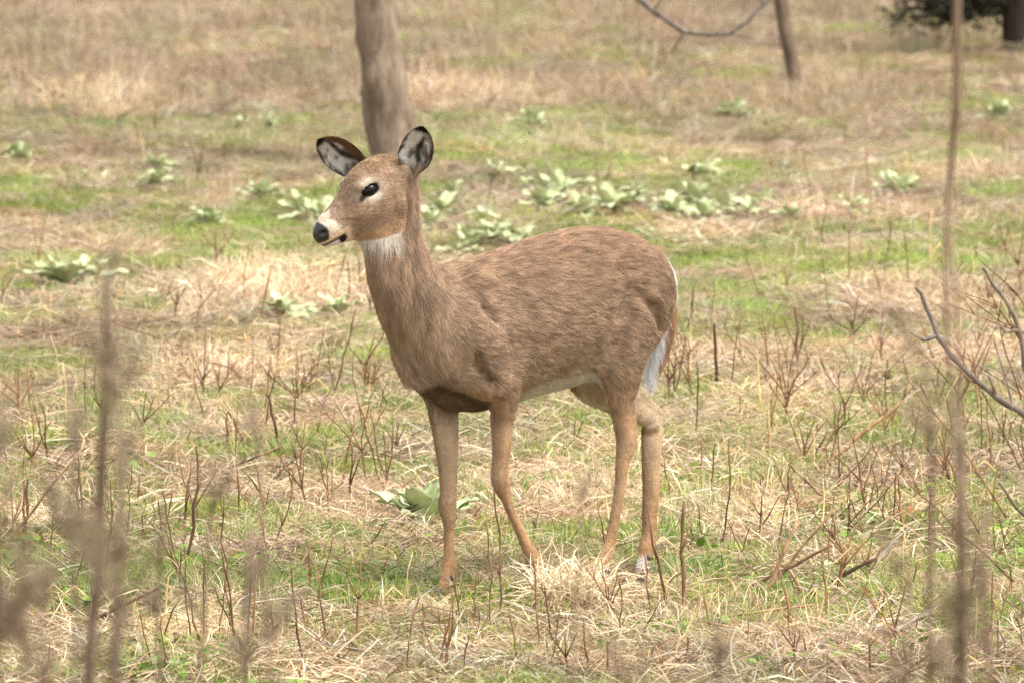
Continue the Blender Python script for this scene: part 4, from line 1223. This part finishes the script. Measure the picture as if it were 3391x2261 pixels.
for i, (x, y, w) in enumerate(MULLEINS):
    root = empty('mullein_plant', (x, y, float(ground_z(x, y)) + (.004 if y < 4 else .018)), rnd.uniform(0, 6.28))
    n = 20 if w > .2 else rnd.randint(9, 16)
    for k in range(n):
        t = (k + .5) / n                                   # 0 outer .. 1 heart of the rosette
        o = bpy.data.objects.new('leaf', leaf_meshes[rnd.randrange(6)])
        link(o, root)
        L = w * (.78 - .34 * t) * rnd.uniform(.70, 1.18) * (.86 if w > .25 else 1)
        o.scale = (L, L * rnd.uniform(.85, 1.4), L * rnd.uniform(.7, 1.5))
        elev = R(2 + 58 * t ** 1.3 + rnd.gauss(0, 11) + (20 if w > .25 else 4))
        az = k * 2.39996 + rnd.gauss(0, .2)
        o.rotation_euler = (rnd.gauss(0, .15), -min(elev, R(84)), az)
        o.location = (math.cos(az) * w * .03, math.sin(az) * w * .03, .004 + .02 * t * w / .15)
    size = 'small' if w < .125 else 'mid-sized' if w < .155 else 'large'
    if i == 0: lab = 'upright pale green mullein rosette beside the raised foreleg of the deer'
    elif y < 1: lab = 'small round-leaved mullein seedling in the grass by the branch pile'
    elif 7 < y < 8: lab = 'broad-leaved %s mullein in the pale straw by the chest of the deer' % size
    elif y > 15: lab = '%s distant mullein rosette in the far dry grass %s' % (size, 'near the trunk' if abs(x + .5) < .7 else 'off the tail' if x > 0 else 'off the nose')
    elif x < -1.3: lab = '%s pale mullein rosette in the field %s ahead of the deer' % (size, 'close by' if y < 10 else 'far off')
    elif x < -.6: lab = '%s pale mullein rosette growing beyond the nose of the deer' % size
    else: lab = '%s pale mullein rosette beyond the %s of the deer' % (size, 'neck' if x < -.2 else 'withers' if x < .2 else 'loin' if x < .6 else 'rump')
    tag(root, lab, 'plant', lab if i and y > 1 else None)

# ---- straw tussock in front of the hooves
V, F, Cc = blades(700, .10, (.07, .21), (8, 70), (10, 110), (.0022, .0055), STRAW[:2] + [(240, 226, 194)], 901, (0, .045), .3)
tus = mesh_obj('straw_tussock', V, F, dry_m, None, False)
at = tus.data.color_attributes.new('col', 'FLOAT_COLOR', 'POINT'); at.data.foreach_set('color', np.concatenate([Cc * .95, np.ones((len(Cc), 1))], 1).astype(np.float32).ravel())
tus_m = blade_material('tussock_blade', .2)
for n_ in list(tus_m.node_tree.nodes):
    if n_.type == 'ATTRIBUTE' and n_.attribute_name == 'tint': n_.attribute_type = 'GEOMETRY'; n_.attribute_name = 'white'
at2 = tus.data.color_attributes.new('white', 'FLOAT_COLOR', 'POINT'); at2.data.foreach_set('color', np.ones(len(Cc) * 4, np.float32))
tus.data.materials.clear(); tus.data.materials.append(tus_m)
tus.location = (.06, -.36, float(ground_z(.06, -.36)))
tag(tus, 'pale tussock of loose straw in front of the raised foreleg', 'straw', kind='stuff')

# ---- dead leaves
leaf_dm = NT('dead_leaf', .8, .15)
nl = leaf_dm.noise(40); leaf_dm.base(leaf_dm.ramp(nl, [(.3, srgb(120, 78, 50)), (.7, srgb(178, 128, 88))]))
def dead_leaf(x, y, s, tilt, lab):
    out = []
    n = 22
    for j in range(n):
        a = 2 * math.pi * j / n
        q = 1 - .32 * (j % 4 in (1, 2)) * (j not in (0, 1, n - 1))
        out.append((math.cos(a) * s * q * 1.5, math.sin(a) * s * q * .8))
    V = [(0, 0, 0)] + [(a, b, .18 * s * math.sin(a / s * 2.2) + .5 * b * b / s) for a, b in out]
    V += [(a, b, c - .0012) for a, b, c in V]
    m_ = n + 1
    F = [(0, 1 + j, 1 + (j + 1) % n) for j in range(n)] + [(m_, m_ + 1 + (j + 1) % n, m_ + 1 + j) for j in range(n)]
    F += [(1 + j, m_ + 1 + j, m_ + 1 + (j + 1) % n, 1 + (j + 1) % n) for j in range(n)]
    o = mesh_obj('dead_leaf', V, F, leaf_dm.m)
    o.location = (x, y, float(ground_z(x, y)) + .02 + s * .5 * abs(math.sin(tilt))); o.rotation_euler = (tilt, rnd.uniform(-.3, .3), rnd.uniform(-.6, .6))
    tag(o, lab, 'leaf')
dead_leaf(.94, 1.5, .028, 1.0, 'brown oak leaf caught upright among the dark weed stems')
dead_leaf(-1.34, 8.29, .016, .6, 'small orange dead leaf on the far pale straw')
dead_leaf(-1.44, 8.0, .013, .4, 'tiny rust-coloured dead leaf beside the far pale straw')
dead_leaf(-.27, .95, .012, .5, 'dark red dead leaf in the reddish straw near the raised foreleg')
dead_leaf(.36, -.75, .018, .2, 'curled brown dead leaf on the straw past the hind hooves')
dead_leaf(.56, .32, .035, .1, 'broad pale dead leaf lying by the branch pile')
dead_leaf(-.17, -1.15, .02, .2, 'pale curled dead leaf between the weed stems at the front hooves')

# ------------------------------------------------------------------ trees
bark = NT('bark', .9, .1)
tcb = bark.n('ShaderNodeTexCoord'); mpb = bark.n('ShaderNodeMapping'); mpb.inputs['Scale'].default_value = (26, 26, 9); bark.l(tcb.outputs['Object'], mpb.inputs['Vector'])
nb1 = bark.noise(1.0, 6, .65, mpb.outputs[0]); nb2 = bark.noise(6, 4, .6, mpb.outputs[0])
bark.base(bark.mix(.4, bark.ramp(nb1, [(.28, srgb(92, 78, 66)), (.5, srgb(136, 119, 102)), (.74, srgb(172, 156, 136))]), bark.ramp(nb2, [(.3, (.55, .53, .5)), (.7, (1.05, 1.04, 1.0))]), 'MULTIPLY'))
bark.bump(nb1, 1.0, .02)
dark_bark = NT('dark_bark', .9, .1); dark_bark.base(dark_bark.ramp(dark_bark.noise(18), [(.3, (.018, .013, .010)), (.7, (.055, .040, .030))]))

def limb(T, p, d, L, r0, depth, r):
    n = 5
    q = [Vector(p)]
    d = Vector(d).normalized()
    for i in range(n):
        d = (d + Vector((r.gauss(0, .13), r.gauss(0, .13), r.gauss(.04, .08)))).normalized()
        q.append(q[-1] + d * L / n)
    T.tube(q, [max(r0 * (1 - .75 * i / n), .0012) for i in range(n + 1)], 6 if depth > 1 else 4)
    if depth > 0:
        for i in range(2, n + 1):
            for _ in range(2 if depth > 1 else 1):
                a = r.uniform(0, 6.28); s = Vector((math.cos(a), math.sin(a), r.uniform(-.1, .6)))
                limb(T, q[i], d * .7 + s * .8, L * r.uniform(.38, .6), r0 * .42, depth - 1, r)

def bare_tree(name, loc, path, radii, limbs, label, mat, seed, bumps=0, knots=()):
    r = random.Random(seed)
    root = empty(name, loc)
    sides = 20
    V, F = [], []
    fine = []
    m = len(path) - 1
    steps = m * 14
    for i in range(steps + 1):
        t = i / steps * m
        k = min(int(t), m - 1); f = t - k
        p0, p1 = Vector(path[max(k - 1, 0)]), Vector(path[k]); p2, p3 = Vector(path[k + 1]), Vector(path[min(k + 2, m)])
        c = .5 * ((2 * p1) + (p2 - p0) * f + (2 * p0 - 5 * p1 + 4 * p2 - p3) * f * f + (3 * p1 - p0 - 3 * p2 + p3) * f ** 3)
        fine.append((c, radii[k] + (radii[k + 1] - radii[k]) * f))
    for i, (c, rd) in enumerate(fine):
        for j in range(sides):
            a = 2 * math.pi * j / sides
            knot = sum(ka * math.exp(-(((a - kg + math.pi) % (2 * math.pi) - math.pi) / .55) ** 2 - ((c.z - kz) / kw) ** 2) for kg, kz, kw, ka in knots)
            w = rd * (1 + knot + bumps * (float(nz_a(np.array([math.cos(a) * 2.2, math.sin(a) * 2.2, c.z * 5]))) - .5) + .04 * math.sin(3 * a + c.z * 2))
            V.append((c.x + math.cos(a) * w, c.y + math.sin(a) * w, c.z))
    for i in range(steps):
        for j in range(sides):
            j2 = (j + 1) % sides
            F.append((i * sides + j, i * sides + j2, (i + 1) * sides + j2, (i + 1) * sides + j))
    F.append(tuple(steps * sides + j for j in range(sides)))
    mesh_obj('trunk', V, F, mat, root)
    for (h, az, L, r0, lift) in limbs:
        T = Tubes()
        c = min(fine, key=lambda q: abs(q[0].z - h))[0]
        limb(T, c, (math.cos(az), math.sin(az), lift), L, r0, 2, r)
        T.build('branch', mat, root)
    tag(root, label, 'tree', 'bare trees in the field')
    return root
t1 = bare_tree('bare_tree', (-.495, 14.0, float(ground_z(-.495, 14.0)) - .03), [(.0, 0, 0), (-.018, 0, .10), (-.052, 0, .30), (-.088, 0, .60), (-.11, 0, 1.2), (-.07, .05, 2.2), (.02, .1, 3.4), (.0, .1, 5.0)],
    [.100, .093, .087, .080, .077, .070, .056, .022], [(1.7, .4, 1.5, .03, .7), (2.0, 2.6, 1.5, .03, .8), (2.5, 4.4, 1.4, .026, .8), (3.0, 1.4, 1.3, .022, .9), (3.5, 5.6, 1.2, .02, 1.0), (4.0, 3.2, 1.0, .016, 1.1), (4.5, .8, .9, .014, 1.2)],
    'sturdy grey-barked tree trunk standing behind the head of the deer', bark.m, 5, .34, ((3.3, .50, .035, .16), (3.6, .42, .03, -.12), (3.4, .30, .025, .10), (4.2, .36, .03, .08), (5.2, .24, .03, .07)))
# its long low bough droops back towards the ground out to the side
T = Tubes()
bough = [(.06, 0, 1.35), (.35, .02, 1.25), (.62, .03, .95), (.82, .04, .70), (.94, .03, .60), (1.05, .03, .525), (1.14, .02, .515), (1.22, .02, .52), (1.28, .02, .56), (1.34, .03, .62), (1.42, .03, .70)]
T.tube(bough, [.022, .019, .016, .013, .011, .010, .009, .0085, .008, .0065, .004], 7)
for a, b in [((1.05, .03, .525), (1.0, .05, .44)), ((1.22, .02, .52), (1.32, .0, .50)), ((.94, .03, .60), (.98, .0, .68)), ((1.34, .03, .62), (1.30, .05, .70))]:
    T.tube(crooked(a, b, 3, .1, rnd), [.004, .0035, .003, .002], 5)
T.build('branch', grey_m, t1)
bare_tree('slender_tree', (1.09, 18.22, float(ground_z(1.09, 18.22)) - .03), [(0, 0, 0), (-.03, 0, .14), (-.075, 0, .36), (-.13, 0, .8), (-.18, 0, 1.5), (-.2, .0, 2.6)], [.034, .030, .028, .025, .019, .007],
    [(1.0, 1, .8, .012, .9), (1.3, 3.4, .8, .012, .9), (1.8, 5.2, .6, .010, 1.0), (2.2, 2.2, .6, .008, 1.0)], 'leaning bare sapling at the far side of the field', bank_m, 8, .15)
zs_ = float(ground_z(.59, -11))
bare_tree('slender_tree', (.59, -11, zs_ - .03), [(.0, 0, 0), (.0, 0, 1.345 - zs_), (-.008, .01, 1.555 - zs_), (-.018, .0, 1.655 - zs_), (-.020, .02, 1.80 - zs_), (-.010, .03, 1.95 - zs_), (-.005, .0, 2.05 - zs_), (-.004, 0, 2.30 - zs_), (.02, .03, 2.9 - zs_), (.0, .05, 3.6 - zs_)],
    [.0055, .0030, .0030, .0034, .0044, .0056, .0064, .0062, .004, .002],
    [(2.3 - zs_, .5, .5, .003, .9), (2.6 - zs_, 3.4, .5, .003, .9), (2.9 - zs_, 5.0, .4, .0025, 1.0)], 'thin bare sapling stem on the near bank, tail side of the deer', bank_m, 6, .15)

# dark evergreen at the far edge
ev = empty('evergreen_tree', (2.045, 20.0, float(ground_z(2.045, 20.0)) - .03)); re_ = random.Random(77)
T = Tubes(); T.tube([(.03, 0, 0), (.0, 0, .12), (-.005, 0, .4), (.03, 0, 1.0), (.02, .05, 2.0), (0, 0, 3.4)], [.085, .062, .056, .050, .036, .01], 14); T.build('trunk', dark_bark.m, ev)
needle = NT('evergreen_needles', .7, .2); needle.base(needle.ramp(needle.noise(30), [(.3, (.018, .017, .010)), (.7, (.050, .046, .026))]))
fol = Tubes(); fv, ff = [], []
for i in range(26):
    h = (.19 + .016 * i if i < 10 else .45 + .14 * (i - 10)) + re_.uniform(-.02, .02); a = re_.uniform(2.6, 3.7) if i < 8 else re_.uniform(0, 6.28)
    L = re_.uniform(.30, .52) * (1 - .25 * i / 26); d = Vector((math.cos(a), math.sin(a) * .8, re_.uniform(-.16, .10)))
    q = crooked((0, 0, h), Vector((0, 0, h)) + d * L, 5, .10, re_)
    T = Tubes(); T.tube(q, [.012, .010, .008, .006, .004, .002], 5)
    for j in range(1, 6):
        for _ in range(2):
            e = q[j] + Vector((re_.gauss(0, .07), re_.gauss(0, .07), re_.gauss(-.01, .05)))
            T.tube([q[j], e], [.003, .0015], 4)
    T.build('branch', dark_bark.m, ev)
    for j in range(230):
        t = re_.uniform(.25, 1.05); k = min(int(t * 5), 4)
        c = q[k].lerp(q[k + 1], t * 5 - k) + Vector((re_.gauss(0, .06), re_.gauss(0, .06), re_.gauss(.0, .04)))
        v1 = Vector((re_.gauss(0, 1), re_.gauss(0, 1), re_.gauss(0, .6))).normalized() * re_.uniform(.02, .05)
        v2 = v1.cross(Vector((re_.gauss(0, 1), re_.gauss(0, 1), re_.gauss(0, 1)))).normalized() * .008
        k0 = len(fv); fv += [c - v2, c + v2, c + v1]; ff.append((k0, k0 + 1, k0 + 2))
mesh_obj('crown', fv, ff, needle.m, ev, False)
tag(ev, 'dark evergreen tree with low limbs at the far edge of the field', 'tree')

# ---- bare grey shrub reaching in beside the branch pile
sh = empty('bare_shrub', (1.169, -3.0, float(ground_z(1.169, -3.0)) - .02)); rs = random.Random(5)
for pts, r0 in [
    ([(0, .05, 0), (.02, .03, .2), (0, 0, .405), (-.009, .02, .694), (-.122, .05, .771), (-.172, .06, .800), (-.220, .05, .839), (-.278, .06, .896), (-.311, .08, .940), (-.326, .09, .983), (-.345, .09, 1.031), (-.357, .08, 1.045)], .0085),
    ([(-.311, .08, .940), (-.340, .07, .930), (-.369, .05, .949)], .005),
    ([(-.182, .06, .810), (-.191, .03, .839), (-.199, .02, .858)], .0045),
    ([(-.009, .02, .694), (-.076, -.03, .790), (-.123, -.05, .887), (-.129, -.04, .944), (-.144, -.05, .992), (-.173, -.06, 1.041), (-.202, -.06, 1.079), (-.216, -.08, 1.103)], .0075),
    ([(-.134, -.045, .964), (-.163, -.06, .959), (-.187, -.08, .983)], .0042),
    ([(0, .01, .501), (.039, -.05, .790), (.018, -.08, 1.079), (.036, -.1, 1.367)], .0075),
    ([(-.122, .05, .771), (-.143, .1, .790), (-.182, .16, .925)], .0045),
    ([(-.002, 0, .405), (-.075, -.08, .521), (-.142, -.12, .578), (-.181, -.13, .636)], .0055)]:
    T = Tubes()
    fine = []
    for a, b in zip(pts[:-1], pts[1:]): fine += crooked(a, b, 3, .05, rs)[:-1]
    fine.append(Vector(pts[-1]))
    T.tube(fine, [r0 * (1.1 - .6 * i / (len(fine) - 1)) * rs.uniform(.85, 1.15) for i in range(len(fine))], 6)
    T.build('branch', grey_m, sh)
for k in range(16):                       # fine twigs off the main stems
    z0_ = rs.uniform(.25, 1.0); a = Vector((rs.uniform(-.16, .03), rs.uniform(-.05, .08), z0_))
    T = Tubes(); q = crooked(a, a + Vector((rs.uniform(-.26, .02), rs.uniform(-.15, .15), rs.uniform(.05, .34))), 7, .09, rs)
    r0 = rs.uniform(.0014, .0028)
    T.tube(q, [r0 * (1.1 - .6 * i / 7) for i in range(8)], 5)
    for _ in range(2):
        i = rs.randint(2, 6); T.tube(crooked(q[i], q[i] + Vector((rs.uniform(-.10, .05), rs.uniform(-.05, .05), rs.uniform(.02, .12))), 3, .1, rs), [r0 * .6, r0 * .5, r0 * .4, r0 * .3], 4)
    T.build('twig', weed_m, sh)
tag(sh, 'bare grey-twigged shrub reaching in beside the branch pile', 'shrub')

# ---- tall dead weeds on the near bank, out of focus
fluff = NT('seed_fluff', .95, .05); fluff.base(fluff.ramp(fluff.noise(90), [(.3, srgb(104, 92, 76)), (.7, srgb(160, 142, 118))]))
def tall_weed(x, y, ztop, bend, lab, r, heads=8, thick=.0045, plume=.14):
    z0 = float(ground_z(x, y))
    root = empty('tall_weed', (x, y, z0 - .02))
    h = ztop - z0 + .02
    T = Tubes()
    p = crooked((0, 0, 0), (bend, r.uniform(-.05, .05), h), 12, .05, r)
    thick *= 1.4
    T.tube(p, [thick * (1.15 - .6 * i / 12) for i in range(13)], 7)
    T.build('stem', bank_m, root)
    for j in range(heads):
        i = r.randint(4, 12); l = r.uniform(.4, 1.0) * plume; a = r.uniform(0, 6.28)
        B = Tubes()
        q = crooked(p[i], p[i] + Vector((math.cos(a) * l * .5, math.sin(a) * l * .5, l * .8)), 4, .1, r)
        B.tube(q, [.0026, .0023, .002, .0016, .001], 4)
        sb = B.build('side_branch', bank_m, root)
        hv, hf = [], []
        for k in range(150 if heads > 4 else 60):
            c = q[4] + (q[1] - q[4]) * r.random() + Vector((r.gauss(0, .010), r.gauss(0, .010), r.gauss(0, .012)))
            v1 = Vector((r.gauss(0, 1), r.gauss(0, 1), r.gauss(.4, 1))).normalized() * r.uniform(.006, .014); v2 = v1.cross(Vector((r.gauss(0, 1), r.gauss(0, 1), 1))).normalized() * .0018
            k0 = len(hv); hv += [c - v2, c + v2, c + v1]; hf.append((k0, k0 + 1, k0 + 2))
        o = mesh_obj('seed_head', hv, hf, fluff.m, sb, False)
        o['kind'] = 'stuff'
    tag(root, lab, 'weed', lab)
rt = random.Random(21)
BANK_WEEDS = [
    (-0.635, -13.00, 1.90, 0.02, 12, 0.0085, 0.12),
    (-0.669, -13.00, 1.77, -0.02, 5, 0.0040, 0.12),
    (-0.701, -14.00, 1.76, -0.02, 12, 0.0060, 0.14),
    (-0.618, -11.00, 1.41, 0.02, 8, 0.0040, 0.10),
    (-0.462, -11.00, 1.48, -0.02, 6, 0.0032, 0.09),
    (-0.446, -12.50, 1.53, 0.03, 9, 0.0055, 0.12),
    (-0.661, -14.00, 1.58, -0.02, 10, 0.0050, 0.14),
    (-0.559, -14.00, 1.58, 0.01, 12, 0.0060, 0.14),
    (0.027, -10.00, 1.28, 0.03, 3, 0.0026, 0.10),
    (0.518, -12.00, 1.70, 0.01, 6, 0.0045, 0.08),
    (0.512, -13.00, 1.64, 0.01, 12, 0.0060, 0.12),
    (0.584, -11.00, 1.79, -0.02, 5, 0.0035, 0.10),
    (0.561, -13.00, 1.61, 0.03, 9, 0.0050, 0.12),
    (-0.567, -10.00, 1.37, 0.02, 6, 0.0030, 0.10),
    (0.441, -13.00, 1.50, 0.03, 8, 0.0040, 0.10),
    (0.236, -12.00, 1.33, 0.02, 6, 0.0032, 0.10),
    (-0.740, -13.00, 1.50, 0.00, 10, 0.0055, 0.12),
    (0.096, -13.00, 1.43, 0.00, 5, 0.0030, 0.10),
    (-0.622, -13.40, 1.79, -0.02, 10, 0.0065, 0.10),
]
near = ['blurred tall dead weed with fluffy heads on the near bank, nose side', 'blurred tall dead weed on the near bank, tail side', 'blurred thin dead weed on the near bank, before the legs']
for (x, y, z, lean, heads, th, pl) in BANK_WEEDS:
    lab = near[0] if x < -.3 else near[1] if x > .3 else near[2]
    lab = lab.replace('blurred', 'blurred %s%s' % ('stout ' if th > .005 else '', 'head-high' if z > 1.7 else 'waist-high' if z > 1.5 else 'low'), 1).replace('tall ', '')
    o = tall_weed(x - lean, y, z, lean, lab, rt, heads, th, pl)
